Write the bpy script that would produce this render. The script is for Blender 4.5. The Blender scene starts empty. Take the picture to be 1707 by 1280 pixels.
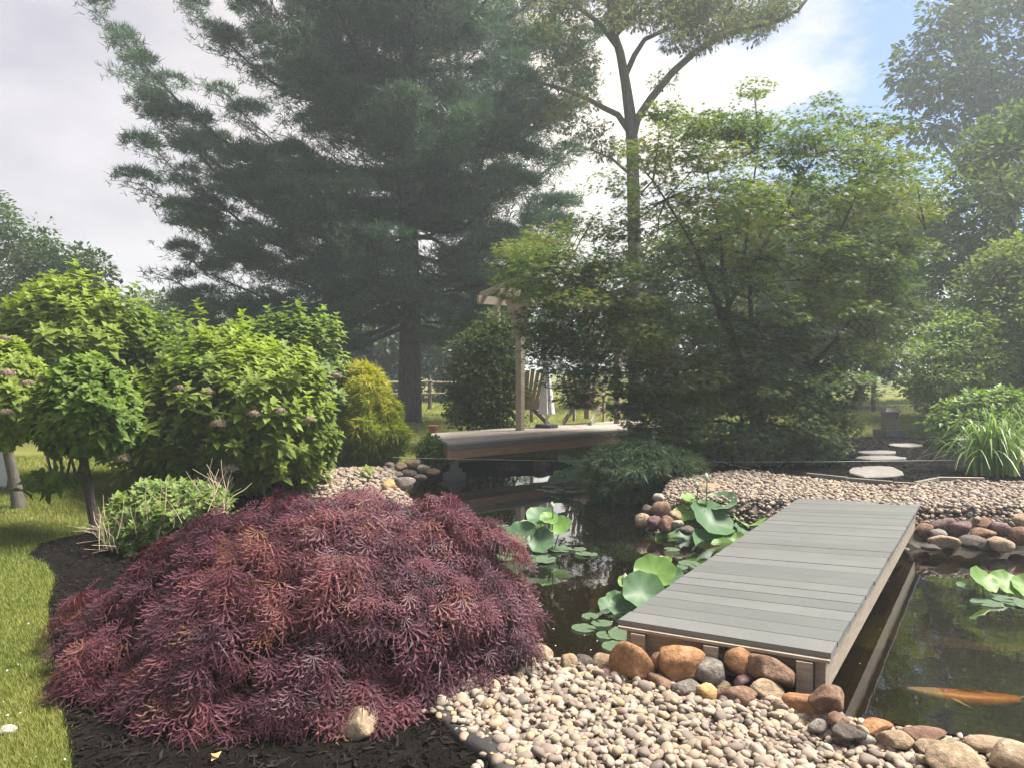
import bpy, math, random
import numpy as np
from mathutils import Vector
from mathutils.geometry import delaunay_2d_cdt

rng = np.random.default_rng(7)
random.seed(7)
SC = bpy.context.scene
COL = SC.collection

# ------------------------------------------------------------------ camera, sky, sun, exposure
CAM_H, F_PX = 1.5, 1185.0
PITCH = math.atan(27.0 / F_PX)
cam_data = bpy.data.cameras.new("camera")
cam_data.sensor_width = 36.0
cam_data.sensor_fit = 'HORIZONTAL'
cam_data.lens = 36.0 * F_PX / 1707.0
cam_data.clip_start = 0.05
cam_data.clip_end = 3000.0
cam = bpy.data.objects.new("camera", cam_data)
cam.location = (0, 0, CAM_H)
cam.rotation_euler = (math.radians(90) - PITCH, 0, 0)
COL.objects.link(cam)
SC.camera = cam

SUN_AZ, SUN_EL = math.radians(80.0), math.radians(60.0)      # azimuth measured from +Y towards +X
SUN_DIR = Vector((math.sin(SUN_AZ) * math.cos(SUN_EL), math.cos(SUN_AZ) * math.cos(SUN_EL), math.sin(SUN_EL)))
sun_data = bpy.data.lights.new("sun", 'SUN')
sun_data.energy = 4.2
sun_data.angle = math.radians(24)
sun_data.color = (1.0, 0.94, 0.84)
sun = bpy.data.objects.new("sun", sun_data)
sun.rotation_euler = SUN_DIR.to_track_quat('Z', 'Y').to_euler()
sun.location = (0, 0, 40)
COL.objects.link(sun)

world = bpy.data.worlds.new("World")
SC.world = world
world.use_nodes = True
nt = world.node_tree
nt.nodes.clear()
def N(t, ty, **kw):
    n = t.nodes.new(ty)
    for k, v in kw.items():
        setattr(n, k, v)
    return n
def math_node(t, op, a, b=None, clamp=False):
    n = N(t, 'ShaderNodeMath', operation=op)
    n.use_clamp = clamp
    for i, v in enumerate((a, b)):
        if v is None: continue
        if isinstance(v, (int, float)): n.inputs[i].default_value = v
        else: t.links.new(v, n.inputs[i])
    return n.outputs[0]
def mix_col(t, fac, a, b):
    n = N(t, 'ShaderNodeMix', data_type='RGBA')
    for sock, v in ((n.inputs[0], fac), (n.inputs[6], a), (n.inputs[7], b)):
        if isinstance(v, (int, float)): sock.default_value = v
        elif isinstance(v, tuple): sock.default_value = (*v, 1)
        else: t.links.new(v, sock)
    return n.outputs[2]

SKY_STRENGTH = 0.1
out = N(nt, 'ShaderNodeOutputWorld')
bg = N(nt, 'ShaderNodeBackground')
bg.inputs['Strength'].default_value = SKY_STRENGTH
nt.links.new(bg.outputs[0], out.inputs[0])
sky = N(nt, 'ShaderNodeTexSky', sky_type='NISHITA')
sky.sun_disc = False
sky.sun_elevation = SUN_EL
sky.sun_rotation = SUN_AZ
tc = N(nt, 'ShaderNodeTexCoord')
sep = N(nt, 'ShaderNodeSeparateXYZ')
nt.links.new(tc.outputs['Generated'], sep.inputs[0])
zz = math_node(nt, 'ADD', math_node(nt, 'MAXIMUM', sep.outputs[2], 0.0), 0.16)
cu = N(nt, 'ShaderNodeCombineXYZ')
nt.links.new(math_node(nt, 'DIVIDE', sep.outputs[0], zz), cu.inputs[0])
nt.links.new(math_node(nt, 'DIVIDE', sep.outputs[1], zz), cu.inputs[1])
def wnoise(scale, detail, rough, off):
    mp = N(nt, 'ShaderNodeMapping')
    mp.inputs['Location'].default_value = off
    nt.links.new(cu.outputs[0], mp.inputs[0])
    n = N(nt, 'ShaderNodeTexNoise')
    n.inputs['Scale'].default_value = scale
    n.inputs['Detail'].default_value = detail
    n.inputs['Roughness'].default_value = rough
    nt.links.new(mp.outputs[0], n.inputs['Vector'])
    return n.outputs['Fac']
n_big = wnoise(1.5, 8, 0.62, (3.1, 1.7, 0))
n_fine = wnoise(1.9, 7, 0.58, (0.4, 5.2, 0))
# the cloud bank is thick in the west (left) and opens to blue in the east
east = math_node(nt, 'MULTIPLY', sep.outputs[0], 1.06)
cov = math_node(nt, 'SUBTRACT', math_node(nt, 'ADD', n_big, 0.20), east)
ramp = N(nt, 'ShaderNodeValToRGB')
ramp.color_ramp.elements[0].position = 0.33
ramp.color_ramp.elements[1].position = 0.57
nt.links.new(cov, ramp.inputs[0])
cover = ramp.outputs[0]
# cloud brightness: grey-lavender, white and warm around the veiled sun
dot = N(nt, 'ShaderNodeVectorMath', operation='DOT_PRODUCT')
nt.links.new(tc.outputs['Generated'], dot.inputs[0])
dot.inputs[1].default_value = (.18, .90, .40)          # a bright break in the cloud low ahead
glow = math_node(nt, 'POWER', math_node(nt, 'MAXIMUM', dot.outputs['Value'], 0.0), 9.0)
n_fine = math_node(nt, 'ADD', math_node(nt, 'MULTIPLY', math_node(nt, 'SUBTRACT', n_fine, 0.5), 2.2), 0.5, True)
grey = mix_col(nt, n_fine, (1.0, 1.0, 1.34), (2.1, 2.0, 2.2))
lowness = math_node(nt, 'SUBTRACT', 1.0, math_node(nt, 'MULTIPLY', sep.outputs[2], 2.6, True), True)
grey = mix_col(nt, math_node(nt, 'MULTIPLY', lowness, 0.55), grey, (2.3, 2.08, 2.10))
lit = mix_col(nt, math_node(nt, 'MULTIPLY', glow, 1.0, True), grey, (3.7, 3.35, 2.85))
blue = N(nt, 'ShaderNodeMix', data_type='RGBA', blend_type='MULTIPLY'); blue.inputs[0].default_value = 1.0
nt.links.new(sky.outputs[0], blue.inputs[6]); blue.inputs[7].default_value = (.33, .39, .48, 1)
final = mix_col(nt, cover, blue.outputs[2], lit)
nt.links.new(final, bg.inputs[0])

SC.view_settings.view_transform = 'Standard'
SC.view_settings.look = 'None'
SC.view_settings.gamma = 1.0
SC.view_settings.use_curve_mapping = False
SC.view_settings.exposure = 1.92
SC.render.engine = 'CYCLES'
SC.cycles.max_bounces = 7
SC.cycles.diffuse_bounces = 3
SC.cycles.glossy_bounces = 3
SC.cycles.transmission_bounces = 4
SC.cycles.transparent_max_bounces = 8
SC.cycles.volume_bounces = 1
SC.cycles.caustics_reflective = False
SC.cycles.caustics_refractive = False
SC.cycles.use_denoising = True

# ------------------------------------------------------------------ geometry helpers
CP, SP = math.cos(PITCH), math.sin(PITCH)
def ray(px, py):
    r = (px - 853.5) / F_PX
    u = (640.0 - py) / F_PX
    return np.array([r, CP + u * SP, -SP + u * CP])
def P(px, py, z=0.0):
    """the place seen at (px, py) that lies at height z"""
    v = ray(px, py)
    t = (z - CAM_H) / v[2]
    return np.array([v[0] * t, v[1] * t, z])
def PD(px, py, d):
    """the place seen at (px, py) at distance d along +Y"""
    v = ray(px, py)
    t = d / v[1]
    return np.array([v[0] * t, d, CAM_H + v[2] * t])
def lerp(a, b, t): return a + (b - a) * t
def smooth(t):
    t = np.clip(t, 0, 1)
    return t * t * (3 - 2 * t)
def norm(v):
    return v / np.maximum(np.linalg.norm(v, axis=-1, keepdims=True), 1e-9)
def frames(d, n):
    """rotation matrices whose columns are side, direction d, normal n"""
    d = norm(np.asarray(d, float))
    n = np.asarray(n, float)
    n = n - (n * d).sum(-1, keepdims=True) * d
    bad = np.linalg.norm(n, axis=-1) < 1e-4
    if bad.any(): n[bad] = np.cross(d[bad], np.array([0.3, 0.8, 0.5]))
    n = norm(n)
    x = np.cross(d, n)
    return np.stack([x, d, n], axis=-1)
def rand_dirs(n):
    return norm(rng.normal(size=(n, 3)))

class MB:
    def __init__(self):
        self.v, self.t, self.r, self.n = [], [], [], 0
    def add(self, v, t, r=0.5):
        v = np.asarray(v, float).reshape(-1, 3)
        t = np.asarray(t, int).reshape(-1, 3)
        self.v.append(v); self.t.append(t + self.n)
        self.r.append(np.full(len(v), r) if np.isscalar(r) else np.asarray(r, float))
        self.n += len(v)
    def scatter(self, T, pos, R, s, r):
        tv, tt = T
        pos = np.asarray(pos, float); n, k = len(pos), len(tv)
        if n == 0: return
        s = np.asarray(s, float)
        s = s.reshape(-1, 1) * np.ones((1, 3)) if s.ndim < 2 else s
        if len(s) == 1: s = np.repeat(s, n, 0)
        loc = tv[None] * s[:, None, :]
        v = np.einsum('nij,nkj->nki', R, loc) + pos[:, None, :]
        t = (tt[None] + (np.arange(n) * k)[:, None, None])
        rr = np.repeat(np.broadcast_to(np.asarray(r, float), (n,)), k)
        self.add(v.reshape(-1, 3), t.reshape(-1, 3), rr)
    def tube(self, pts, rad, seg=8, r=0.5, cap=True):
        pts = np.asarray(pts, float); m = len(pts)
        rad = np.broadcast_to(np.asarray(rad, float), (m,))
        tan = norm(np.gradient(pts, axis=0))
        ref = np.array([0.13, 0.21, 1.0]) if abs(tan[:, 2]).mean() < 0.8 else np.array([1.0, 0.2, 0.1])
        a = norm(np.cross(tan, ref)); b = np.cross(tan, a)
        th = np.linspace(0, 2 * np.pi, seg, endpoint=False)
        ring = (np.cos(th)[None, :, None] * a[:, None] + np.sin(th)[None, :, None] * b[:, None]) * rad[:, None, None] + pts[:, None]
        v = ring.reshape(-1, 3); t = []
        for i in range(m - 1):
            for j in range(seg):
                k = (j + 1) % seg
                t += [(i * seg + j, i * seg + k, (i + 1) * seg + k), (i * seg + j, (i + 1) * seg + k, (i + 1) * seg + j)]
        if cap:
            v = np.vstack([v, pts[0], pts[-1]]); c0, c1 = len(v) - 2, len(v) - 1
            for j in range(seg):
                k = (j + 1) % seg
                t += [(c0, k, j), (c1, (m - 1) * seg + j, (m - 1) * seg + k)]
        self.add(v, t, r)
    def hexa(self, c, r=0.5):
        """eight corners: bottom 0-3 counter-clockwise, top 4-7"""
        t = [(0, 2, 1), (0, 3, 2), (4, 5, 6), (4, 6, 7)]
        for i in range(4):
            j = (i + 1) % 4
            t += [(i, j, j + 4), (i, j + 4, i + 4)]
        self.add(c, t, r)
    def box(self, c, size, yaw=0.0, r=0.5):
        sx, sy, sz = [s / 2 for s in size]
        q = np.array([[-sx, -sy], [sx, -sy], [sx, sy], [-sx, sy]])
        R = np.array([[math.cos(yaw), -math.sin(yaw)], [math.sin(yaw), math.cos(yaw)]])
        q = q @ R.T
        self.hexa([[c[0] + a, c[1] + b, c[2] - sz] for a, b in q] + [[c[0] + a, c[1] + b, c[2] + sz] for a, b in q], r)
    def beam(self, a, b, w, h, up=(0, 0, 1), r=0.5):
        """a squared timber from a to b, w wide and h high"""
        a, b = np.asarray(a, float), np.asarray(b, float)
        d = norm(b - a); s = norm(np.cross(d, np.asarray(up, float))); u = np.cross(s, d)
        c = []
        for e in (-1, 1):
            for p, q in ((a, -1), (b, -1), (b, 1), (a, 1)):
                c.append(p + s * q * w / 2 + u * e * h / 2)
        self.hexa(c, r)
    def disc(self, c, r0, z0, r1, z1, seg=16, r=0.5):
        """a frustum on the vertical axis through c"""
        th = np.linspace(0, 2 * np.pi, seg, endpoint=False)
        v = [[c[0] + r0 * math.cos(a), c[1] + r0 * math.sin(a), z0] for a in th] + [[c[0] + r1 * math.cos(a), c[1] + r1 * math.sin(a), z1] for a in th]
        v += [[c[0], c[1], z0], [c[0], c[1], z1]]
        t = []
        for j in range(seg):
            k = (j + 1) % seg
            t += [(j, k, seg + k), (j, seg + k, seg + j), (2 * seg, k, j), (2 * seg + 1, seg + j, seg + k)]
        self.add(v, t, r)
    def mesh(self, name, origin=(0, 0, 0), smooth_faces=False):
        me = bpy.data.meshes.new(name)
        v = np.vstack(self.v) - np.asarray(origin, float)
        t = np.vstack(self.t); r = np.concatenate(self.r)
        me.vertices.add(len(v)); me.vertices.foreach_set('co', v.ravel().astype(np.float32))
        me.loops.add(len(t) * 3); me.loops.foreach_set('vertex_index', t.ravel().astype(np.int32))
        me.polygons.add(len(t)); me.polygons.foreach_set('loop_start', (np.arange(len(t)) * 3).astype(np.int32))
        me.polygons.foreach_set('use_smooth', np.full(len(t), bool(smooth_faces)))
        me.attributes.new('rnd', 'FLOAT', 'POINT').data.foreach_set('value', r.astype(np.float32))
        me.update(calc_edges=True)
        return me
    def build(self, name, mat, parent=None, origin=(0, 0, 0), smooth_faces=False):
        if parent is not None: origin = ORG[parent.name]
        me = self.mesh(name, origin, smooth_faces)
        me.materials.append(mat)
        o = bpy.data.objects.new(name, me)
        COL.objects.link(o)
        if parent is not None: o.parent = parent
        else: o.location = origin
        ORG[o.name] = np.asarray(origin, float)
        return o
ORG = {}
def tag(o, label=None, cat=None, group=None, kind=None):
    if label: o['label'] = label
    if cat: o['category'] = cat
    if group: o['group'] = group
    if kind: o['kind'] = kind
    return o
def thing(name, loc, label, cat, group=None):
    o = bpy.data.objects.new(name, None)
    o.empty_display_size = 0.1
    o.location = tuple(loc)
    COL.objects.link(o)
    ORG[o.name] = np.asarray(loc, float)
    return tag(o, label, cat, group)

def in_poly(p, poly):
    x, y = p[:, 0], p[:, 1]
    c = np.zeros(len(p), bool)
    a = poly; b = np.roll(poly, -1, 0)
    for (x0, y0), (x1, y1) in zip(a, b):
        k = ((y0 > y) != (y1 > y)) & (x < (x1 - x0) * (y - y0) / (y1 - y0 + 1e-12) + x0)
        c ^= k
    return c
def edge_dist(p, poly):
    a = poly; b = np.roll(poly, -1, 0)
    best = np.full(len(p), 1e9)
    for s, e in zip(a, b):
        d = e - s
        t = np.clip(((p - s) @ d) / max(d @ d, 1e-12), 0, 1)
        best = np.minimum(best, np.linalg.norm(p - s - t[:, None] * d, axis=1))
    return best

# ------------------------------------------------------------------ materials
def lin(r, g, b):
    f = lambda c: (c / 255 / 12.92) if c / 255 <= 0.04045 else ((c / 255 + 0.055) / 1.055) ** 2.4
    return (f(r), f(g), f(b))
def set_ramp(node, cols):
    cr = node.color_ramp
    while len(cr.elements) > 1: cr.elements.remove(cr.elements[-1])
    cr.elements[0].position = 0.0; cr.elements[0].color = (*cols[0], 1)
    for i, c in enumerate(cols[1:], 1):
        e = cr.elements.new(i / (len(cols) - 1)); e.color = (*c, 1)
def new_mat(name):
    m = bpy.data.materials.new(name); m.use_nodes = True
    t = m.node_tree; t.nodes.clear()
    o = N(t, 'ShaderNodeOutputMaterial')
    return m, t, o
def tex_coord(t, per_object=True):
    c = N(t, 'ShaderNodeTexCoord')
    if not per_object: return c.outputs['Object']
    oi = N(t, 'ShaderNodeObjectInfo')
    sc = N(t, 'ShaderNodeVectorMath', operation='SCALE'); sc.inputs['Scale'].default_value = 37.0
    cb = N(t, 'ShaderNodeCombineXYZ')
    for i in range(3): t.links.new(oi.outputs['Random'], cb.inputs[i])
    t.links.new(cb.outputs[0], sc.inputs[0])
    ad = N(t, 'ShaderNodeVectorMath', operation='ADD')
    t.links.new(c.outputs['Object'], ad.inputs[0]); t.links.new(sc.outputs[0], ad.inputs[1])
    return ad.outputs[0]
def noise(t, vec, scale, detail=4, rough=0.6, stretch=None):
    if stretch:
        mp = N(t, 'ShaderNodeMapping'); mp.inputs['Scale'].default_value = stretch
        t.links.new(vec, mp.inputs[0]); vec = mp.outputs[0]
    n = N(t, 'ShaderNodeTexNoise')
    n.inputs['Scale'].default_value = scale; n.inputs['Detail'].default_value = detail; n.inputs['Roughness'].default_value = rough
    t.links.new(vec, n.inputs['Vector'])
    return n.outputs['Fac']
def solid(name, cols, scale=6.0, rough=0.8, bump=0.3, bscale=40.0, attr=0.0, spec=0.3, stretch=None, dist=0.02, contrast=1.6, fine=None):
    """a surface whose colour runs through cols by noise (and, by attr, by the piece's own number)"""
    m, t, o = new_mat(name)
    vec = tex_coord(t)
    f = noise(t, vec, scale, 5, 0.62, stretch)
    f = math_node(t, 'ADD', math_node(t, 'MULTIPLY', math_node(t, 'SUBTRACT', f, 0.5), contrast), 0.5, True)
    if attr > 0:
        a = N(t, 'ShaderNodeAttribute'); a.attribute_name = 'rnd'
        f = math_node(t, 'ADD', math_node(t, 'MULTIPLY', f, 1 - attr), math_node(t, 'MULTIPLY', a.outputs['Fac'], attr), True)
    r = N(t, 'ShaderNodeValToRGB'); set_ramp(r, cols); t.links.new(f, r.inputs[0])
    col = r.outputs[0]
    g = noise(t, vec, bscale, 6, 0.65, stretch)
    if fine:
        k = math_node(t, 'MULTIPLY', math_node(t, 'SUBTRACT', g, 0.42), 4.0, True)
        col = mix_col(t, math_node(t, 'MULTIPLY', math_node(t, 'SUBTRACT', 1.0, k), fine[1]), col, fine[0])
    p = N(t, 'ShaderNodeBsdfPrincipled')
    t.links.new(col, p.inputs['Base Color'])
    p.inputs['Roughness'].default_value = rough
    p.inputs['Specular IOR Level'].default_value = spec
    if bump > 0:
        b = N(t, 'ShaderNodeBump'); b.inputs['Strength'].default_value = bump; b.inputs['Distance'].default_value = dist
        t.links.new(g, b.inputs['Height']); t.links.new(b.outputs[0], p.inputs['Normal'])
    t.links.new(p.outputs[0], o.inputs[0])
    return m
def leafy(name, cols, trans=0.35, rough=0.5, spec=0.35, tint=(1.25, 1.35, 0.6)):
    m, t, o = new_mat(name)
    a = N(t, 'ShaderNodeAttribute'); a.attribute_name = 'rnd'
    cols = [tuple(min(.6, q * 1.45) for q in c) for c in cols]
    r = N(t, 'ShaderNodeValToRGB'); set_ramp(r, cols); t.links.new(a.outputs['Fac'], r.inputs[0])
    p = N(t, 'ShaderNodeBsdfPrincipled')
    t.links.new(r.outputs[0], p.inputs['Base Color'])
    p.inputs['Roughness'].default_value = rough; p.inputs['Specular IOR Level'].default_value = spec
    tr = N(t, 'ShaderNodeBsdfTranslucent')
    mu = N(t, 'ShaderNodeMix', data_type='RGBA', blend_type='MULTIPLY'); mu.inputs[0].default_value = 1.0
    t.links.new(r.outputs[0], mu.inputs[6]); mu.inputs[7].default_value = (*tint, 1)
    t.links.new(mu.outputs[2], tr.inputs['Color'])
    mx = N(t, 'ShaderNodeMixShader'); mx.inputs[0].default_value = trans
    t.links.new(p.outputs[0], mx.inputs[1]); t.links.new(tr.outputs[0], mx.inputs[2])
    t.links.new(mx.outputs[0], o.inputs[0])
    return m

MAT = {}
MAT['lawn'] = solid('lawn_turf', [(.075, .088, .020), (.125, .135, .032), (.19, .175, .055)], 1.1, 0.95, 0.6, 90, spec=0.1)
MAT['blade'] = leafy('grass_blade', [(.07, .095, .02), (.115, .135, .03), (.165, .165, .045), (.23, .20, .085)], 0.35, 0.6, 0.2)
MAT['mulch'] = solid('dark_mulch', [(.004, .0035, .003), (.009, .0075, .0065), (.017, .014, .012)], 9, 0.95, 1.0, 60, spec=0.05)
MAT['chip'] = solid('mulch_chip', [(.004, .0035, .003), (.010, .008, .007), (.026, .021, .018)], 5, 0.9, 0.3, 60, attr=0.8, spec=0.06)
MAT['gravel_base'] = solid('gravel_base', [(.10, .085, .07), (.2, .17, .14)], 20, 0.95, 0.8, 70, spec=0.1)
PEB = [(.16, .13, .11), (.34, .29, .24), (.45, .39, .32), (.24, .19, .18), (.40, .29, .24), (.55, .49, .42), (.30, .24, .23), (.48, .37, .22), (.36, .33, .30), (.52, .42, .36), (.20, .17, .165), (.58, .54, .48)]
PEB = [tuple(.62 * (.72 * q + .28 * sum(c) / 3) * w for q, w in zip(c, (1.02, .93, .80))) for c in PEB]
MAT['pebble'] = solid('river_pebble', PEB, 14, 0.75, 0.15, 120, attr=0.93, spec=0.3, dist=0.004)
MAT['bed'] = solid('pond_silt', [(.007, .0055, .003), (.016, .012, .007)], 2, 0.9, 0.3, 20)
ROCK = {
 'orange': [(.23, .115, .055), (.38, .20, .095), (.47, .29, .16)],
 'tan': [(.22, .155, .095), (.37, .275, .18), (.48, .38, .26)],
 'brown': [(.13, .075, .05), (.24, .145, .095), (.35, .235, .17)],
 'mauve': [(.10, .06, .06), (.19, .12, .115), (.27, .19, .175)],
 'grey': [(.13, .115, .10), (.24, .21, .18), (.34, .31, .27)],
 'pale': [(.30, .26, .20), (.46, .41, .33), (.58, .53, .45)],
 'yellow': [(.32, .19, .07), (.47, .31, .13), (.54, .41, .22)],
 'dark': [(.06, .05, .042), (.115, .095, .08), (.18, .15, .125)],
}
for k, c in ROCK.items():
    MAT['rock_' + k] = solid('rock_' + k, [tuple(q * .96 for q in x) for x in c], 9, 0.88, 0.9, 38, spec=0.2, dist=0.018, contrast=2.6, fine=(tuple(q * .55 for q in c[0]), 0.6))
MAT['granite'] = solid('rough_granite', [(.16, .155, .15), (.30, .29, .28), (.45, .43, .42)], 40, 0.85, 0.5, 60, contrast=2.5)
MAT['plank'] = solid('grey_composite', [(.094, .097, .091), (.117, .119, .112), (.145, .145, .137)], 3, 0.42, 0.12, 60, attr=0.55, spec=0.45, stretch=(1, 1, 1), dist=0.003, contrast=2.4, fine=((.08, .08, .078), 0.25))
MAT['timber'] = solid('weathered_pine', [(.17, .135, .095), (.28, .232, .175), (.37, .32, .25)], 5, 0.8, 0.4, 30, spec=0.2, stretch=(1.5, 1.5, 14), dist=0.006)
MAT['timber_flat'] = solid('weathered_board', [(.17, .135, .095), (.28, .232, .175), (.37, .32, .25)], 5, 0.8, 0.4, 30, spec=0.2, stretch=(2, 2, 25), dist=0.006)
MAT['deck_board'] = solid('weathered_deck_board', [(.23, .20, .165), (.33, .29, .245), (.41, .37, .32)], 3, 0.75, 0.2, 40, attr=0.5, dist=0.004)
MAT['cedar'] = solid('cedar_fascia', [(.20, .105, .055), (.34, .19, .11), (.42, .27, .17)], 3, 0.7, 0.3, 30, stretch=(2, 2, 22), dist=0.004)
MAT['cedar_grey'] = solid('greyed_fascia', [(.10, .09, .07), (.17, .15, .12), (.22, .20, .16)], 3, 0.75, 0.3, 30, stretch=(2, 2, 22), dist=0.004)
MAT['concrete'] = solid('concrete', [(.09, .086, .078), (.15, .143, .13)], 9, 0.9, 0.4, 60, dist=0.006)
MAT['stepstone'] = solid('pale_flagstone', [(.11, .10, .088), (.165, .155, .14), (.21, .20, .18)], 8, 0.85, 0.4, 50, dist=0.008)
MAT['rubber'] = solid('black_edging', [(.014, .014, .013), (.032, .030, .028), (.10, .068, .045)], 5, 0.6, 0.2, 40, spec=0.35, contrast=1.9)
MAT['bark'] = solid('brown_bark', [(.035, .027, .022), (.075, .06, .048), (.13, .105, .085)], 6, 0.9, 0.9, 14, stretch=(3, 3, 0.7), dist=0.05)
MAT['bark_grey'] = solid('grey_bark', [(.05, .045, .04), (.10, .09, .075), (.17, .15, .125)], 6, 0.9, 0.7, 16, stretch=(3, 3, 0.7), dist=0.03)
MAT['maple_bark'] = solid('dark_maple_bark', [(.018, .012, .012), (.035, .024, .022)], 8, 0.85, 0.3, 40)
MAT['twig'] = solid('dry_stalk', [(.30, .235, .15), (.46, .39, .27)], 8, 0.85, 0.1, 40)
MAT['dry_flower'] = solid('dried_flower_head', [(.10, .07, .045), (.17, .125, .085), (.25, .20, .14)], 20, 0.9, 0.2, 50, attr=0.7)
MAT['white_flower'] = leafy('cream_blossom', [(.42, .43, .30), (.55, .55, .44)], 0.3, 0.7, 0.1, (1, 1, .9))
MAT['white_cloth'] = solid('white_canvas', [(.62, .62, .60), (.78, .78, .76)], 4, 0.8, 0.1, 30)
MAT['white_paint'] = solid('white_paint', [(.66, .66, .64), (.8, .8, .78)], 4, 0.6, 0.05, 30)
MAT['lamp_cap'] = solid('bronze_cap', [(.030, .020, .015), (.07, .043, .027)], 8, 0.5, 0.1, 30, spec=0.5)
MAT['lamp_body'] = solid('grey_lamp_body', [(.13, .113, .09), (.20, .176, .145)], 8, 0.7, 0.2, 30)
MAT['lamp_glass'] = solid('frosted_lens', [(.45, .45, .42), (.6, .6, .57)], 8, 0.35, 0.0, 30, spec=0.5)
MAT['black_metal'] = solid('black_metal', [(.012, .012, .013), (.025, .025, .026)], 8, 0.5, 0.05, 30, spec=0.5)
MAT['terracotta'] = solid('terracotta', [(.20, .08, .045), (.30, .13, .075)], 8, 0.85, 0.2, 30)
MAT['wire'] = solid('pale_line', [(.45, .46, .45), (.55, .56, .55)], 8, 0.5, 0.0, 30)
MAT['koi'] = solid('orange_koi', [(.62, .16, .012), (.75, .26, .02), (.80, .38, .06)], 6, 0.35, 0.05, 90, attr=0.3, spec=0.5)
MAT['koi_pale'] = solid('pale_koi_skin', [(.72, .50, .36), (.82, .68, .55)], 9, 0.35, 0.05, 90, spec=0.5)
MAT['petal'] = solid('fallen_petal', [(.5, .5, .46), (.68, .67, .62)], 8, 0.8, 0.0, 30)
MAT['dead_leaf'] = solid('dead_leaf', [(.40, .22, .08), (.52, .34, .15)], 8, 0.8, 0.1, 40)
# foliage
MAT['red_leaf'] = leafy('dissected_red_leaf', [(.028, .012, .018), (.050, .020, .029), (.072, .027, .038), (.095, .036, .047), (.125, .044, .045), (.125, .068, .040)], 0.34, 0.5, 0.28, (1.7, .75, .6))
MAT['maple_leaf'] = leafy('green_maple_leaf', [(.030, .052, .018), (.052, .085, .024), (.080, .115, .028), (.115, .145, .034), (.15, .12, .042)], 0.45, 0.5, 0.35)
MAT['weep_leaf'] = leafy('dark_weeping_leaf', [(.050, .080, .030), (.080, .118, .040), (.118, .155, .05)], 0.3, 0.5, 0.3)
MAT['hyd_leaf'] = leafy('hydrangea_leaf', [(.066, .098, .018), (.108, .148, .024), (.155, .195, .033), (.205, .245, .05)], 0.42, 0.55, 0.2)
MAT['hyd_dark'] = leafy('hydrangea_leaf_deep', [(.048, .082, .016), (.078, .12, .02), (.11, .16, .026), (.15, .20, .04)], 0.4, 0.55, 0.2)
MAT['pale_shrub'] = leafy('soft_green_leaf', [(.080, .120, .034), (.125, .170, .048), (.185, .23, .08)], 0.38, 0.55, 0.2)
MAT['gold_leaf'] = leafy('golden_scale_leaf', [(.085, .125, .014), (.15, .18, .018), (.24, .235, .022), (.32, .28, .035)], 0.35, 0.55, 0.25)
MAT['pine_needle'] = leafy('pine_needle', [(.024, .050, .037), (.039, .073, .048), (.060, .100, .054), (.088, .128, .058)], 0.34, 0.5, 0.4, (1.2, 1.3, .8))
MAT['tall_leaf'] = leafy('tall_tree_leaf', [(.034, .046, .022), (.055, .072, .028), (.085, .088, .032), (.12, .085, .042)], 0.4, 0.5, 0.3)
MAT['far_dark'] = leafy('far_dark_leaf', [(.026, .046, .022), (.042, .070, .028), (.062, .094, .036)], 0.35, 0.55, 0.3)
MAT['far_mid'] = leafy('far_mid_leaf', [(.036, .055, .021), (.058, .082, .028), (.084, .110, .036)], 0.4, 0.6, 0.15)
MAT['far_light'] = leafy('far_light_leaf', [(.060, .084, .024), (.092, .120, .032), (.13, .16, .046)], 0.42, 0.6, 0.15)
MAT['juniper'] = leafy('juniper_spray', [(.040, .066, .034), (.062, .095, .045), (.095, .13, .060)], 0.25, 0.6, 0.25)
MAT['lily_leaf'] = leafy('strap_leaf', [(.065, .11, .034), (.10, .16, .045), (.17, .225, .075)], 0.35, 0.4, 0.4)
MAT['hosta'] = leafy('broad_leaf', [(.058, .095, .022), (.092, .14, .028), (.14, .20, .036)], 0.35, 0.5, 0.25)

def lotus_mat(name, base, edge):
    m, t, o = new_mat(name)
    vec = tex_coord(t, False)
    a = N(t, 'ShaderNodeAttribute'); a.attribute_name = 'rnd'
    nz = noise(t, vec, 18, 4, 0.6)
    f = math_node(t, 'ADD', math_node(t, 'MULTIPLY', a.outputs['Fac'], 0.8), math_node(t, 'MULTIPLY', math_node(t, 'SUBTRACT', nz, 0.5), 0.5), True)
    c = mix_col(t, f, base, edge)
    p = N(t, 'ShaderNodeBsdfPrincipled'); t.links.new(c, p.inputs['Base Color'])
    p.inputs['Roughness'].default_value = 0.48; p.inputs['Specular IOR Level'].default_value = 0.4
    p.inputs['Sheen Weight'].default_value = 0.25
    tr = N(t, 'ShaderNodeBsdfTranslucent'); t.links.new(c, tr.inputs['Color'])
    mx = N(t, 'ShaderNodeMixShader'); mx.inputs[0].default_value = 0.4
    t.links.new(p.outputs[0], mx.inputs[1]); t.links.new(tr.outputs[0], mx.inputs[2]); t.links.new(mx.outputs[0], o.inputs[0])
    return m
MAT['lotus'] = lotus_mat('lotus_leaf_blue_green', (.070, .150, .070), (.12, .225, .075))
MAT['lotus_bright'] = lotus_mat('lotus_leaf_bright', (.125, .25, .042), (.20, .34, .06))
MAT['lotus_pad'] = lotus_mat('floating_pad', (.085, .145, .072), (.14, .205, .10))
MAT['lotus_stem'] = solid('lotus_stem', [(.09, .14, .04), (.14, .19, .06)], 8, 0.6, 0.1, 40)
MAT['lotus_bud'] = solid('lotus_bud', [(.34, .38, .20), (.58, .58, .42)], 6, 0.6, 0.1, 40)

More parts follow.
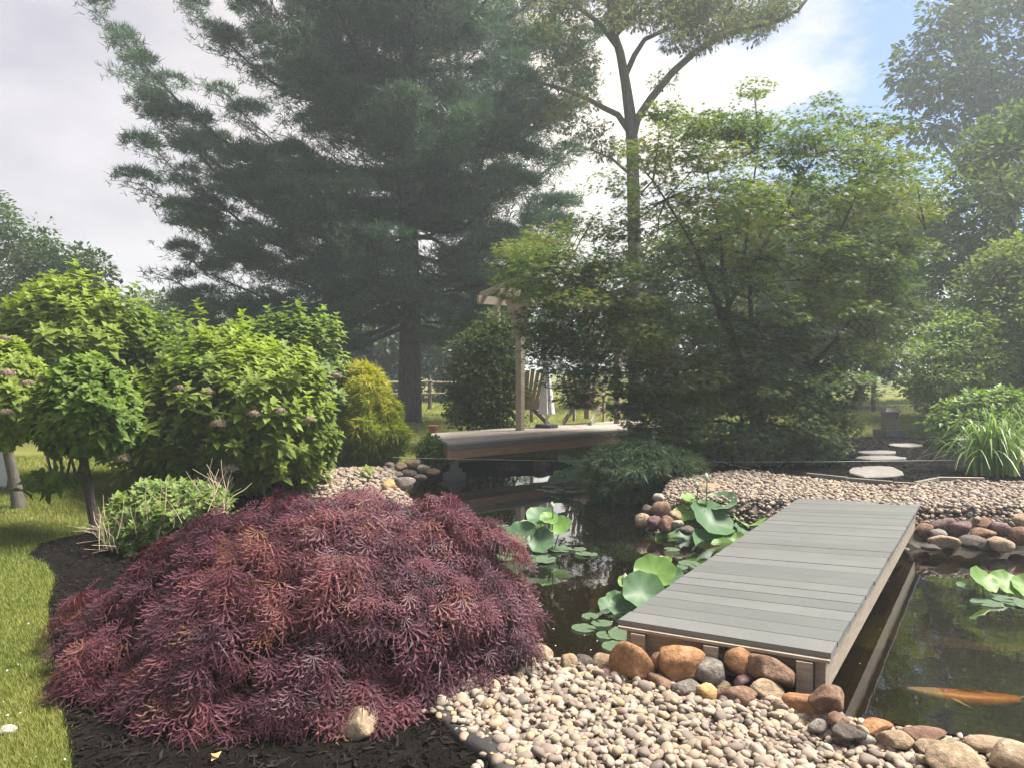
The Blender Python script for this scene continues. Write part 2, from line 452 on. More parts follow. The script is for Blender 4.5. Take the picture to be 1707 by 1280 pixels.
def water_mat():
    m, t, o = new_mat('pond_water')
    vec = tex_coord(t, False)
    f = N(t, 'ShaderNodeFresnel'); f.inputs['IOR'].default_value = 1.5
    b = N(t, 'ShaderNodeBump'); b.inputs['Strength'].default_value = 0.045; b.inputs['Distance'].default_value = 0.02
    t.links.new(noise(t, vec, 5.5, 3, 0.5), b.inputs['Height'])
    g = N(t, 'ShaderNodeBsdfGlossy'); g.inputs['Roughness'].default_value = 0.012
    g.inputs['Color'].default_value = (.95, .97, 1, 1)
    t.links.new(b.outputs[0], g.inputs['Normal']); t.links.new(b.outputs[0], f.inputs['Normal'])
    tr = N(t, 'ShaderNodeBsdfTransparent'); tr.inputs['Color'].default_value = (.62, .54, .36, 1)
    di = N(t, 'ShaderNodeBsdfDiffuse'); di.inputs['Color'].default_value = (.012, .009, .0045, 1)
    m1 = N(t, 'ShaderNodeMixShader'); m1.inputs[0].default_value = 0.30
    t.links.new(tr.outputs[0], m1.inputs[1]); t.links.new(di.outputs[0], m1.inputs[2])
    m2 = N(t, 'ShaderNodeMixShader')
    t.links.new(math_node(t, 'MULTIPLY', f.outputs[0], 1.55, True), m2.inputs[0])
    t.links.new(m1.outputs[0], m2.inputs[1]); t.links.new(g.outputs[0], m2.inputs[2])
    t.links.new(m2.outputs[0], o.inputs[0])
    return m
MAT['water'] = water_mat()

# ------------------------------------------------------------------ terrain, pond, beds
WATER_Z = -0.15
POND = np.array([P(x, y, WATER_Z)[:2] for x, y in [
    (905, 1093), (985, 1108), (1060, 1118), (1200, 1150), (1330, 1180), (1420, 1197), (1480, 1207), (1560, 1222), (1640, 1232), (1707, 1240), (1850, 1262), (2200, 1290),
    (2700, 1120), (2500, 960), (2000, 915), (1707, 917), (1600, 915), (1520, 918), (1400, 905), (1260, 898), (1140, 893), (1090, 890), (1063, 880), (1062, 862), (1080, 835),
    (1075, 815), (1065, 798), (1040, 786), (1000, 783), (900, 783), (820, 784), (765, 790), (720, 798), (696, 810), (690, 826), (712, 850), (735, 950), (815, 1060)]])
def sdf(p):
    d = edge_dist(p, POND)
    return np.where(in_poly(p, POND), -d, d)
def height(p):
    p = np.atleast_2d(p)
    x, y = p[:, 0], p[:, 1]
    sd = sdf(p)
    bank = 0.17 * smooth((y - 5.3) / 1.3) * smooth((x - 0.9) / 1.2) * smooth((40 - y) / 20)
    bank = bank + 0.12 * smooth(1 - np.hypot(x + 1.9, y - 9.2) / 1.6)
    bank = bank + 0.008 * np.sin(x * 2.1 + y) * np.cos(y * 1.7)
    o = np.where(sd >= 0, -0.2 + (bank + 0.2) * smooth(sd / 0.35), -0.2 - 0.7 * smooth(-sd / 0.5))
    return o
def hz(x, y): return float(height(np.array([[x, y]]))[0])

xs = np.concatenate([[-900, -400, -200, -100, -60, -35, -22], np.arange(-14, 16.01, 0.25), [22, 35, 60, 100, 200, 400, 900]])
ys = np.concatenate([[-300, -100, -40, -15, -5], np.arange(-1, 22.01, 0.25), [26, 32, 40, 55, 80, 130, 250, 500, 1200]])
gx, gy = np.meshgrid(xs, ys)
gp = np.stack([gx.ravel(), gy.ravel()], 1)
gz = height(gp) - 0.02
w, hgt = len(xs), len(ys)
i, j = np.meshgrid(np.arange(w - 1), np.arange(hgt - 1))
a = (j * w + i).ravel()
tri = np.concatenate([np.stack([a, a + 1, a + w + 1], 1), np.stack([a, a + w + 1, a + w], 1)])
b = MB(); b.add(np.column_stack([gp, gz]), tri)
lawn = tag(b.build('lawn', MAT['lawn'], smooth_faces=True), 'mown lawn running from the garden to the far trees', kind='structure')

def sheet(poly, step, off, flat=None):
    poly = np.asarray(poly, float)
    # refine the outline
    pts = []
    for s, e in zip(poly, np.roll(poly, -1, 0)):
        n = max(1, int(np.linalg.norm(e - s) / step))
        pts += [lerp(s, e, k / n) for k in range(n)]
    pts = np.array(pts); m = len(pts)
    lo, hi = poly.min(0), poly.max(0)
    X, Y = np.meshgrid(np.arange(lo[0], hi[0], step), np.arange(lo[1], hi[1], step))
    q = np.stack([X.ravel(), Y.ravel()], 1)
    q = q[in_poly(q, pts)]; q = q[edge_dist(q, pts) > step * 0.4]
    allp = np.vstack([pts, q])
    vo, eo, fo = delaunay_2d_cdt([Vector(p) for p in allp], [(k, (k + 1) % m) for k in range(m)], [], 1, 1e-5)[:3]
    v = np.array([[p.x, p.y] for p in vo])
    z = height(v) + off if flat is None else np.full(len(v), flat)
    mb = MB(); mb.add(np.column_stack([v, z]), [tuple(f) for f in fo])
    return mb
def grow(poly, d):
    a, b, c = np.roll(poly, 1, 0), poly, np.roll(poly, -1, 0)
    t = norm(norm(b - a) + norm(c - b))
    nrm = np.stack([t[:, 1], -t[:, 0]], 1)
    area = 0.5 * np.sum(poly[:, 0] * np.roll(poly[:, 1], -1) - np.roll(poly[:, 0], -1) * poly[:, 1])
    return poly + nrm * d * (1 if area > 0 else -1)
tag(sheet(grow(POND, 0.30), 0.18, 0.004).build('pond_bed', MAT['bed'], smooth_faces=True), 'dark silty bed of the garden pond', kind='structure')
pond_water = tag(sheet(grow(POND, 0.13), 0.6, 0, flat=WATER_Z).build('pond_water', MAT['water']), 'still dark pond water mirroring the sky and trees', kind='structure')

def pz(lst, z): return np.array([P(x, y, z)[:2] for x, y in lst])
BED_L = pz([(130, 1320), (108, 1200), (90, 1080), (80, 1010), (92, 965), (82, 942), (45, 927), (70, 905), (120, 893), (172, 882), (235, 830), (420, 795), (560, 790), (640, 835), (690, 950), (740, 1060), (700, 1130), (735, 1185), (800, 1240), (860, 1320)], 0)
GRAVEL_N = pz([(700, 1130), (735, 1185), (800, 1240), (860, 1320), (960, 1500), (2500, 1500), (2000, 1280), (1707, 1246), (1560, 1230), (1420, 1203), (1330, 1183), (1200, 1153), (1060, 1120), (985, 1110), (905, 1096), (820, 1062), (745, 1055)], 0)
GRAVEL_L = pz([(440, 840), (520, 852), (600, 856), (660, 850), (688, 826), (660, 795), (610, 782), (540, 780), (470, 800)], 0.02)
GRAVEL_R = pz([(1064, 878), (1066, 840), (1110, 802), (1230, 786), (1345, 800), (1460, 812), (1600, 806), (1707, 808), (1900, 820), (2150, 850), (2150, 905), (1707, 908), (1520, 910), (1400, 896), (1260, 890), (1140, 886)], 0.16)
BED_R = pz([(1030, 788), (1110, 802), (1230, 786), (1345, 800), (1460, 812), (1600, 806), (1720, 808), (1700, 760), (1570, 731), (1440, 728), (1300, 735), (1100, 745)], 0.16)
tag(sheet(BED_L, 0.12, -0.002).build('mulch_bed', MAT['mulch'], smooth_faces=True), 'black mulch bed under the red maple beside the lawn', kind='structure')
tag(sheet(BED_R, 0.15, -0.002).build('mulch_bed', MAT['mulch'], smooth_faces=True), 'dark mulch bed around the stepping stones', kind='structure')
gravel_beds = []
for poly, lab in ((GRAVEL_N, 'pale river pebble bed in front of the footbridge'), (GRAVEL_L, 'pebble bank beyond the red maple'), (GRAVEL_R, 'pebble bank at the far end of the footbridge')):
    gravel_beds.append(tag(sheet(poly, 0.12, 0.003).build('gravel_bed', MAT['gravel_base'], smooth_faces=True), lab, kind='structure'))

# ------------------------------------------------------------------ templates
def ico(sub):
    import bmesh
    bm = bmesh.new(); bmesh.ops.create_icosphere(bm, subdivisions=sub, radius=1.0)
    v = np.array([x.co[:] for x in bm.verts]); t = np.array([[q.index for q in f.verts] for f in bm.faces]); bm.free()
    return v, t
ICO1, ICO2, ICO3, ICO4 = ico(1), ico(2), ico(3), ico(4)
def rock_shape(base, planes=11, k=12.0, rough=0.03, seed=0):
    """a worn, faceted stone: the soft intersection of random half-spaces"""
    g = np.random.default_rng(seed)
    v, t = base
    n = norm(v)
    pl = norm(g.normal(size=(planes, 3))); d = g.uniform(0.62, 1.0, planes)
    q = np.maximum(n @ pl.T, 0) / d
    q = np.concatenate([q, np.full((len(n), 1), 0.86)], 1)
    r = (q ** k).sum(1) ** (-1 / k)
    for fr, am in ((2.3, rough), (5.1, rough * 0.5), (11, rough * 0.25)):
        ph = g.uniform(0, 6, 3); m = norm(g.normal(size=(3, 3)))
        r = r * (1 + am * (np.sin(n @ m[0] * fr + ph[0]) + np.sin(n @ m[1] * fr * 1.3 + ph[1]) + np.sin(n @ m[2] * fr * 0.8 + ph[2])))
    out = n * r[:, None]
    c = (out.max(0) + out.min(0)) / 2
    out = out - c
    return out / np.abs(out).max(0), t
def T(v, t): return np.array(v, float), np.array(t, int)
LEAF4 = T([(0, 0, 0), (-.27, .38, .07), (.27, .38, .07), (0, .45, 0), (0, 1, -.10)], [(0, 3, 1), (1, 3, 4), (0, 2, 3), (2, 4, 3)])
LEAF6 = T([(0, 0, 0), (-.22, .2, .05), (-.29, .5, .07), (0, 1, -.14), (.29, .5, .07), (.22, .2, .05), (0, .48, -.01)], [(0, 6, 1), (1, 6, 2), (2, 6, 3), (3, 6, 4), (4, 6, 5), (5, 6, 0)])
LEAF2 = T([(0, 0, 0), (-.32, .5, .05), (.32, .5, .05), (0, 1, -.05)], [(0, 3, 1), (0, 2, 3)])
def palmate(lobes, hw, droop=0.12):
    v, t = [], []
    for ang, L in lobes:
        a = math.radians(ang); d = np.array([math.sin(a), math.cos(a), 0]); s = np.array([d[1], -d[0], 0])
        k = len(v)
        v += [tuple(-s * hw - d * .05), tuple(s * hw - d * .05), tuple(d * L + np.array([0, 0, -droop * L]))]
        t += [(k, k + 1, k + 2)]
    return T(v, t)
MAPLE5 = palmate([(-95, .62), (-45, .9), (0, 1), (45, .9), (95, .62)], .13)
def dissected():
    v, t = [], []
    for ang, L in ((-86, .5), (-56, .75), (-28, .95), (0, 1.1), (28, .95), (56, .75), (86, .5)):
        a = math.radians(ang); d = np.array([math.sin(a), math.cos(a), 0]); s = np.array([d[1], -d[0], 0])
        z = lambda q: np.array([0, 0, .10 * math.sin(q * 3.1) - .60 * q * q * L])
        k = len(v); w = .031
        v += [np.zeros(3), d * L * .45 + s * w + z(.45), d * L * .45 - s * w + z(.45), d * L + z(1)]
        t += [(k, k + 1, k + 2), (k + 2, k + 1, k + 3)]
        for q, sg in ((.40, 1), (.55, -1), (.68, 1)):
            k = len(v); o = d * L * q + z(q)
            v += [o - d * .05, o + d * .06, o + d * .17 + s * sg * .15 * L + z(.1)]
            t += [(k, k + 1, k + 2)] if sg > 0 else [(k + 1, k, k + 2)]
    return T(v, t)
DISSECT = dissected()
def tuft(n, lo, hi, hw, seed):
    g = np.random.default_rng(seed); v, t = [], []
    for i in range(n):
        az = g.uniform(0, 6.283); el = math.radians(g.uniform(lo, hi)); L = g.uniform(.75, 1.0)
        d = np.array([math.sin(el) * math.cos(az), math.cos(el), math.sin(el) * math.sin(az)])
        s = norm(np.cross(d, g.normal(size=3)))
        o = np.array([0, g.uniform(-.5, .25), 0]); k = len(v)
        v += [o - s * hw, o + s * hw, o + d * L]; t += [(k, k + 1, k + 2)]
    return T(v, t)
TUFTS = [tuft(5, 12, 68, .046, k) for k in range(4)]
SPRAYS = [tuft(7, 8, 48, .065, 20 + k) for k in range(3)]
BLADES = []
for q in range(4):
    g = np.random.default_rng(50 + q); v, t = [], []
    for i in range(6):
        a = g.uniform(0, 6.283); o = np.array([g.uniform(-.5, .5), g.uniform(-.5, .5), 0]); L = g.uniform(.6, 1.1)
        lean = np.array([math.cos(a), math.sin(a), 0]) * g.uniform(.3, 1.1); s = np.array([-math.sin(a), math.cos(a), 0]) * .085
        k = len(v); v += [o - s, o + s, o + lean + np.array([0, 0, L])]; t += [(k, k + 1, k + 2)]
    BLADES.append(T(v, t))
def yaw_frames(n):
    a = rng.uniform(0, 2 * np.pi, n); z = np.zeros(n)
    R = np.zeros((n, 3, 3)); R[:, 0, 0] = np.cos(a); R[:, 0, 1] = -np.sin(a); R[:, 1, 0] = np.sin(a); R[:, 1, 1] = np.cos(a); R[:, 2, 2] = 1
    return R

# ------------------------------------------------------------------ pebbles, mulch chips, grass
def fill_points(poly, step, jit=0.45):
    lo, hi = poly.min(0), poly.max(0)
    X, Y = np.meshgrid(np.arange(lo[0], hi[0], step), np.arange(lo[1], hi[1], step * .87))
    X = X + (np.arange(X.shape[0]) % 2)[:, None] * step / 2
    q = np.stack([X.ravel(), Y.ravel()], 1) + rng.uniform(-jit, jit, (X.size, 2)) * step
    return q[in_poly(q, poly)]
def in_view(q, z=0.0, margin=60):
    y = np.maximum(q[:, 1], .1)
    px = 853.5 + q[:, 0] / y * F_PX; py = 613 + (CAM_H - z) / y * F_PX
    return (px > -margin) & (px < 1707 + margin) & (py < 1280 + margin)
PEB_HI = [rock_shape(ICO2, 7 + k % 3, 13, .035, 100 + k) for k in range(10)]
PEB_LO = [rock_shape(ICO1, 8, 6, .02, 140 + k) for k in range(8)]
def pebble_xf(q, lift, mean, spread):
    n = len(q)
    z = height(q)
    s = mean * np.exp(rng.normal(0, spread, n))
    s = np.clip(s, mean * .5, mean * 1.9)
    sz = np.stack([s * rng.uniform(.85, 1.35, n), s * rng.uniform(.75, 1.05, n), s * rng.uniform(.55, .8, n)], 1)
    d = np.stack([rng.normal(size=n), rng.normal(size=n), rng.normal(0, .28, n)], 1)
    up = np.stack([rng.normal(0, .3, n), rng.normal(0, .3, n), np.ones(n)], 1)
    R = frames(d, up)
    pos = np.column_stack([q, z + lift + sz[:, 2] * .55 + rng.uniform(-.004, .006, n)])
    return pos, R, sz, rng.uniform(0, 1, n)
# near bed
qn = np.vstack([fill_points(GRAVEL_N, .033), fill_points(GRAVEL_N, .046)])
qn = qn[in_view(qn) & (sdf(qn) > np.where(qn[:, 0] > 1.45, .2, .06))]
lift = np.where(np.arange(len(qn)) % 3 == 0, .014, .002)
pos, R, sz, rr = pebble_xf(qn, lift, .0168, .32)
show = sz.max(1) / pos[:, 1] * (pos[:, 2] > np.median(pos[:, 2]) - .004)
pxx = 853.5 + pos[:, 0] / pos[:, 1] * F_PX
pyy = 613 + (CAM_H - pos[:, 2]) / pos[:, 1] * F_PX
show = np.where((pxx > 860) & (pxx < 1690) & (pyy < 1272), show, 0)
top = np.zeros(len(qn), bool); top[np.argsort(-show)[:300]] = True
peb_meshes = []
for k in range(30):
    mb = MB(); v, t = PEB_HI[k % 10]
    mb.add(v, t, (k + .5) / 30)
    me = mb.mesh('pebble', smooth_faces=True); me.materials.append(MAT['pebble']); peb_meshes.append(me)
from mathutils import Matrix
for c, k in enumerate(np.nonzero(top)[0]):
    o = bpy.data.objects.new('pebble', peb_meshes[(c * 7 + k) % 30])
    m3 = R[k] * sz[k][None, :]
    o.matrix_world = Matrix([[*m3[0], pos[k][0]], [*m3[1], pos[k][1]], [*m3[2], pos[k][2]], [0, 0, 0, 1]])
    COL.objects.link(o); o.parent = gravel_beds[0]
rest = np.nonzero(~top)[0]
mb = MB()
kind = rng.integers(0, 10, len(rest))
for k in range(10):
    s = rest[kind == k]; mb.scatter(PEB_HI[k], pos[s], R[s], sz[s], rr[s])
tag(mb.build('gravel', MAT['pebble'], gravel_beds[0], smooth_faces=True), kind='stuff')
for gb, poly, step, mean in ((gravel_beds[1], GRAVEL_L, .058, .026), (gravel_beds[2], GRAVEL_R, .044, .0190)):
    q = fill_points(poly, step)
    q = np.vstack([q, fill_points(poly, step * 1.25)])
    q = q[in_view(q) & (sdf(q) > np.where((q[:, 0] > 3.6) & (q[:, 1] > 5), .20, .06))]
    pos, R, sz, rr = pebble_xf(q, np.where(np.arange(len(q)) % 3 == 0, .016, .002), mean, .25)
    mb = MB(); kind = rng.integers(0, 8, len(q))
    for k in range(8):
        s = kind == k; mb.scatter(PEB_LO[k], pos[s], R[s], sz[s], rr[s])
    tag(mb.build('gravel', MAT['pebble'], gb, smooth_faces=True), kind='stuff')
stray = np.array([P(lerp(700, 850, f) + rng.normal(0, 22), lerp(1140, 1290, f) + rng.normal(0, 12), 0)[:2] for f in rng.uniform(0, 1, 70)])
pos, R, sz, rr = pebble_xf(stray, .012, .0135, .3)
mb = MB(); mb.scatter(PEB_HI[3], pos[:35], R[:35], sz[:35], rr[:35]); mb.scatter(PEB_HI[6], pos[35:], R[35:], sz[35:], rr[35:])
tag(mb.build('gravel', MAT['pebble'], gravel_beds[0], smooth_faces=True), kind='stuff')
# mulch chips
CHIP = T([(-.5, -.1, 0), (.5, -.07, .03), (.46, .1, 0), (-.46, .09, .05), (0, 0, .16)], [(0, 1, 4), (1, 2, 4), (2, 3, 4), (3, 0, 4)])
for poly, n, s0 in ((BED_L, 17000, .035), (BED_R, 7000, .055)):
    lo, hi = poly.min(0), poly.max(0)
    q = rng.uniform(lo, hi, (n * 3, 2)); q = q[in_poly(q, poly)]; q = q[in_view(q)][:n]
    n = len(q)
    d = np.stack([rng.normal(size=n), rng.normal(size=n), rng.normal(0, .25, n)], 1)
    u = np.stack([rng.normal(0, .35, n), rng.normal(0, .35, n), np.ones(n)], 1)
    mb = MB(); mb.scatter(CHIP, np.column_stack([q, height(q) + .004]), frames(np.cross(d, u), u), s0 * np.exp(rng.normal(0, .35, n)), rng.uniform(0, 1, n))
    tag(mb.build('mulch_litter', MAT['chip']), 'shredded dark bark mulch lying ' + ('under the red maple' if s0 < .05 else 'between the stepping stones'), kind='stuff')
q = fill_points(GRAVEL_N, .11); q = q[in_view(q) & (sdf(q) > .1)]; n = len(q)
mb = MB(); mb.scatter(LEAF2, np.column_stack([q, height(q) + .034]), frames(np.stack([rng.normal(size=n), rng.normal(size=n), rng.normal(0, .3, n)], 1), np.stack([rng.normal(0, .4, n), rng.normal(0, .4, n), np.ones(n)], 1)), rng.uniform(.008, .024, n), rng.uniform(0, 1, n))
tag(mb.build('leaf_litter', MAT['dead_leaf']), 'scraps of dry leaf lying on the near pebbles', kind='stuff')
# grass
def grass(q, hgt_, label):
    n = len(q); mb = MB(); kind = rng.integers(0, 4, n)
    patch = .5 + .5 * np.sin(q[:, 0] * 1.7 + np.sin(q[:, 1] * 1.3) * 2) * np.sin(q[:, 1] * 1.1 + q[:, 0] * .6)
    patch = .6 * patch + .4 * (.5 + .5 * np.sin(q[:, 0] * 7.3 + 2 * np.sin(q[:, 1] * 5)) * np.sin(q[:, 1] * 6.1 + q[:, 0] * 3))
    rr = np.clip(.12 + .5 * patch + rng.normal(0, .22, n), 0, 1)
    pos = np.column_stack([q, height(q) - .022]); R = yaw_frames(n)
    s = hgt_ * rng.uniform(.7, 1.25, n)
    for k in range(4):
        m = kind == k; mb.scatter(BLADES[k], pos[m], R[m], s[m], rr[m])
    return tag(mb.build('grass', MAT['blade']), label, kind='stuff')
def lawn_pts(n, x0, x1, y0, y1, avoid):
    # density falls with distance
    y = y0 * (y1 / y0) ** rng.uniform(0, 1, n); x = rng.uniform(x0, x1, n) * y / y1
    q = np.stack([x, y], 1)
    q = q[in_view(q)]
    for poly in avoid: q = q[~in_poly(q, poly)]
    return q[sdf(q) > .45]
ql = lawn_pts(85000, -9.2, -2.0, 2.6, 12.0, [BED_L, GRAVEL_L, GRAVEL_N])
grass(ql, np.clip(.03 + .0035 * (ql[:, 1] - 2.6), .03, .06), 'short yellow-green lawn grass along the edge of the mulch bed')
qc = lawn_pts(260, -9.2, -2.0, 2.6, 12.0, [BED_L, GRAVEL_L, GRAVEL_N])
mb = MB(); n = len(qc); mb.scatter(T([(-.5, -.5, 0), (.5, -.5, 0), (.5, .5, 0), (-.5, .5, 0), (0, 0, .7)], [(0, 1, 4), (1, 2, 4), (2, 3, 4), (3, 0, 4)]), np.column_stack([qc, height(qc) + .006]), yaw_frames(n), rng.uniform(.004, .010, n), rng.uniform(0, 1, n))
tag(mb.build('clover_blossoms', MAT['petal']), 'small white clover heads dotted through the lawn', kind='stuff')
qr = lawn_pts(24000, -9, 26, 8.5, 32.0, [BED_L, GRAVEL_L, GRAVEL_R, BED_R])
qr = qr[(qr[:, 0] > -1.9) | (qr[:, 1] > 12)]
grass(qr, .045 + .003 * (qr[:, 1] - 8), 'sunny lawn grass in the far part of the garden')


# ------------------------------------------------------------------ boulders
def boulder(px, py, w_, h_, d, colour, label, seed, tilt=0.0, planes=11, name='boulder', group=None, depth=None, flat_k=17.0):
    c = PD(px, py, d)
    sc = d / F_PX
    sx, szz = w_ * sc / 2, h_ * sc / 2
    sy = depth / 2 if depth else (sx * .55 + szz * .45)
    v, t = rock_shape(ICO4 if w_ > 45 else ICO3, planes, flat_k, .02, seed)
    v = v * np.array([sx, sy, szz]) * 1.03
    ct, st = math.cos(tilt), math.sin(tilt)
    v = v @ np.array([[ct, 0, st], [0, 1, 0], [-st, 0, ct]]).T
    mb = MB(); mb.add(v + c, t)
    o = mb.build(name, MAT['rock_' + colour], origin=c, smooth_faces=True)
    return tag(o, label, 'rock', group)

NL, NR = P(1035, 1033, .2), P(1380, 1088, .2)
FL, FR = P(1333, 830, .2), P(1535, 835, .2)
def pile_depth(px, py):
    t = (px - 1035) / 345.0
    return lerp(NL[1], NR[1], t) + .02 - .26 * np.clip((py - 1085) / 110, -.2, 1.3) - (.10 if px > 1360 else 0)
near = [
 (1055, 1100, 75, 66, 'orange', 'largest blocky orange boulder at the near corner of the footbridge', .12),
 (1136, 1102, 86, 66, 'orange', 'broad domed tan-orange boulder tucked under the footbridge edge', 0),
 (1182, 1120, 61, 45, 'grey', 'rounded grey-tan rock between the two middle bridge posts', -.1),
 (1234, 1102, 55, 52, 'orange', 'upright orange rock beside the middle bridge post', .1),
 (1290, 1122, 80, 48, 'brown', 'long brown rock slanting down towards the bridge corner post', .38),
 (1111, 1124, 31, 30, 'mauve', 'small reddish rock wedged under the domed orange boulder', .3),
 (1100, 1139, 44, 28, 'brown', 'flat brown rock below the largest orange boulder', .3),
 (1145, 1147, 50, 30, 'grey', 'smooth grey rock resting on the pebbles under the bridge end', 0),
 (1178, 1159, 35, 33, 'yellow', 'squarish yellow stone at the foot of the bridge rocks', 0),
 (1227, 1159, 68, 39, 'brown', 'oval reddish-brown rock at the front of the bridge pile', .15),
 (1240, 1136, 32, 23, 'mauve', 'small mauve stone above the oval brown rock', 0),
 (1279, 1156, 57, 42, 'tan', 'mottled yellow-brown rock under the slanting brown one', .2),
 (1267, 1175, 25, 19, 'mauve', 'tiny purple stone beside the oval brown rock', 0),
 (1298, 1178, 22, 31, 'tan', 'narrow upright tan stone next to the corner boulder', 0),
 (1344, 1178, 74, 43, 'orange', 'big orange-brown boulder below the bridge corner post', .12),
 (1380, 1163, 60, 42, 'brown', 'brown block of rock at the water beside the bridge corner', 0),
 (1397, 1200, 34, 27, 'brown', 'rounded brown stone at the shore below the bridge corner', 0),
 (1413, 1221, 56, 25, 'dark', 'dark brown flat stone between pebbles and water', .1),
 (1365, 1208, 40, 23, 'grey', 'flat grey stone in front of the orange-brown corner boulder', 0),
 (1316, 1206, 46, 18, 'tan', 'flat tan stone sunk in the pebbles near the corner boulder', 0),
 (905, 1090, 37, 31, 'tan', 'lone tan rock at the tip of the red maple by the water', .1),
 (948, 1106, 29, 31, 'tan', 'small upright orange-tan rock on the near shore', .2),
 (975, 1104, 32, 24, 'dark', 'dark grey-brown rock on the near shore', 0),
 (1005, 1102, 38, 29, 'tan', 'mossy tan rock touching the largest orange boulder', 0),
 (983, 1122, 34, 15, 'brown', 'flat brown stone in front of the dark shore rock', 0),
 (1010, 1126, 27, 23, 'mauve', 'small purple rock at the foot of the largest orange boulder', 0),
 (822, 1076, 44, 36, 'pale', 'pale mossy rock half hidden under the red maple', 0),
 (928, 1104, 18, 14, 'brown', 'small brown pebble rock behind the lone tan rock', 0),
 (1075, 1133, 24, 16, 'mauve', 'little plum coloured stone under the largest orange boulder', 0),
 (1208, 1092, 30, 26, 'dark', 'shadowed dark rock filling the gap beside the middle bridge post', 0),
 (1262, 1096, 34, 26, 'grey', 'grey rock behind the slanting brown one under the bridge', 0),
 (1096, 1108, 26, 40, 'brown', 'brown rock wedged between the two biggest orange boulders', 0),
 (1206, 1142, 26, 18, 'tan', 'small tan stone between the yellow stone and the mauve one', 0),
]
for k, (px, py, w_, h_, c, lab, tl) in enumerate(near):
    dg = 1185 * 1.485 / (py + h_ / 2 - 4 - 613)
    d = min(pile_depth(px, py), dg + .03) if px > 1030 else dg + .04
    boulder(px, py, w_, h_, d, c, lab, 300 + k, tl, group='rocks along the near shore')
shore = [
 (1460, 1210, 56, 20, 'orange', 'flat orange rock lying in the edge of the koi water', 0),
 (1494, 1234, 56, 32, 'tan', 'tan rock at the shore between pebbles and koi water', .1),
 (1545, 1224, 74, 20, 'brown', 'low brown slab rock awash in the koi water', 0),
 (1550, 1244, 48, 22, 'tan', 'small tan rock behind the broad tan shore boulder', 0),
 (1592, 1266, 92, 46, 'tan', 'broad tan boulder at the shore in front of the koi', .05),
 (1640, 1238, 70, 22, 'tan', 'flat brown-tan slab at the waterline by the koi', 0),
 (1682, 1262, 74, 56, 'tan', 'large rounded tan boulder in the corner by the koi water', .1),
 (1440, 1232, 34, 20, 'grey', 'small grey rock where the pebbles meet the koi water', 0),
]
for k, (px, py, w_, h_, c, lab, tl) in enumerate(shore):
    boulder(px, py, w_, h_, 1185 * 1.475 / (py + h_ / 2 - 613), c, lab, 340 + k, tl, group='rocks along the koi shore')
wall = [
 (1538, 883, 32, 22, 'brown', 'brown rock resting on the granite block', 6.95), (1568, 873, 40, 22, 'mauve', 'dark plum rock atop the far shore wall', 7.0),
 (1600, 884, 32, 28, 'mauve', 'squarish purple-brown rock in the far shore wall', 6.85), (1564, 889, 24, 12, 'grey', 'small green-grey stone in the far shore wall', 6.8),
 (1571, 901, 46, 19, 'tan', 'pale tan rock at the waterline beside the granite block', 6.65), (1620, 904, 50, 20, 'dark', 'long dark grey-brown rock at the far waterline', 6.62),
 (1668, 906, 42, 22, 'tan', 'rounded tan rock at the far waterline', 6.6), (1637, 890, 38, 19, 'brown', 'brown rock wedged above the long dark one', 6.82),
 (1634, 873, 36, 22, 'brown', 'russet rock on top of the far shore wall', 7.0), (1670, 882, 38, 22, 'mauve', 'maroon slab in the far shore wall', 6.85),
 (1672, 863, 21, 18, 'pale', 'small pale rock on the pebbles above the maroon slab', 7.15), (1697, 868, 32, 22, 'tan', 'orange-tan rock topping the end of the far wall', 7.0),
 (1699, 893, 32, 30, 'brown', 'tall brown rock at the end of the far wall', 6.75), (1552, 912, 34, 10, 'dark', 'low dark stone awash beside the granite block', 6.58),
]
for k, (px, py, w_, h_, c, lab, d) in enumerate(wall):
    boulder(px, py, w_ * 1.06, h_ * 1.12, d - .36, c, lab, 360 + k, 0, group='rocks of the far shore wall')
isle = [
 (1098, 829, 21, 15, 'pale', 'pale stone topping the rock spit in the pond', 7.9), (1100, 848, 34, 28, 'brown', 'brown rock below the pale stone on the pond spit', 7.6),
 (1071, 866, 26, 24, 'tan', 'tan rock at the tip of the pond spit', 7.45), (1091, 872, 24, 24, 'mauve', 'plum rock at the waterline of the pond spit', 7.3),
 (1111, 873, 28, 28, 'brown', 'rounded brown rock at the middle of the pond spit', 7.25), (1126, 860, 20, 18, 'tan', 'small pinkish rock on the pond spit by the lotus', 7.4),
 (1130, 873, 18, 14, 'pale', 'little pale stone on the pond spit beside lotus leaves', 7.2), (1080, 851, 22, 20, 'dark', 'dark rock on the outer side of the pond spit', 7.65),
 (1145, 884, 26, 16, 'dark', 'low dark rock at the foot of the lotus clump', 7.1), (1198, 823, 70, 34, 'tan', 'big angular tan boulder on the pebbles behind the lotus', 7.95),
]
for k, (px, py, w_, h_, c, lab, d) in enumerate(isle):
    boulder(px, py, w_, h_, d - (.36 if w_ < 60 else .1), c, lab, 390 + k, .12 if w_ > 60 else 0, group='rocks of the pond spit', planes=8 if w_ > 60 else 11)
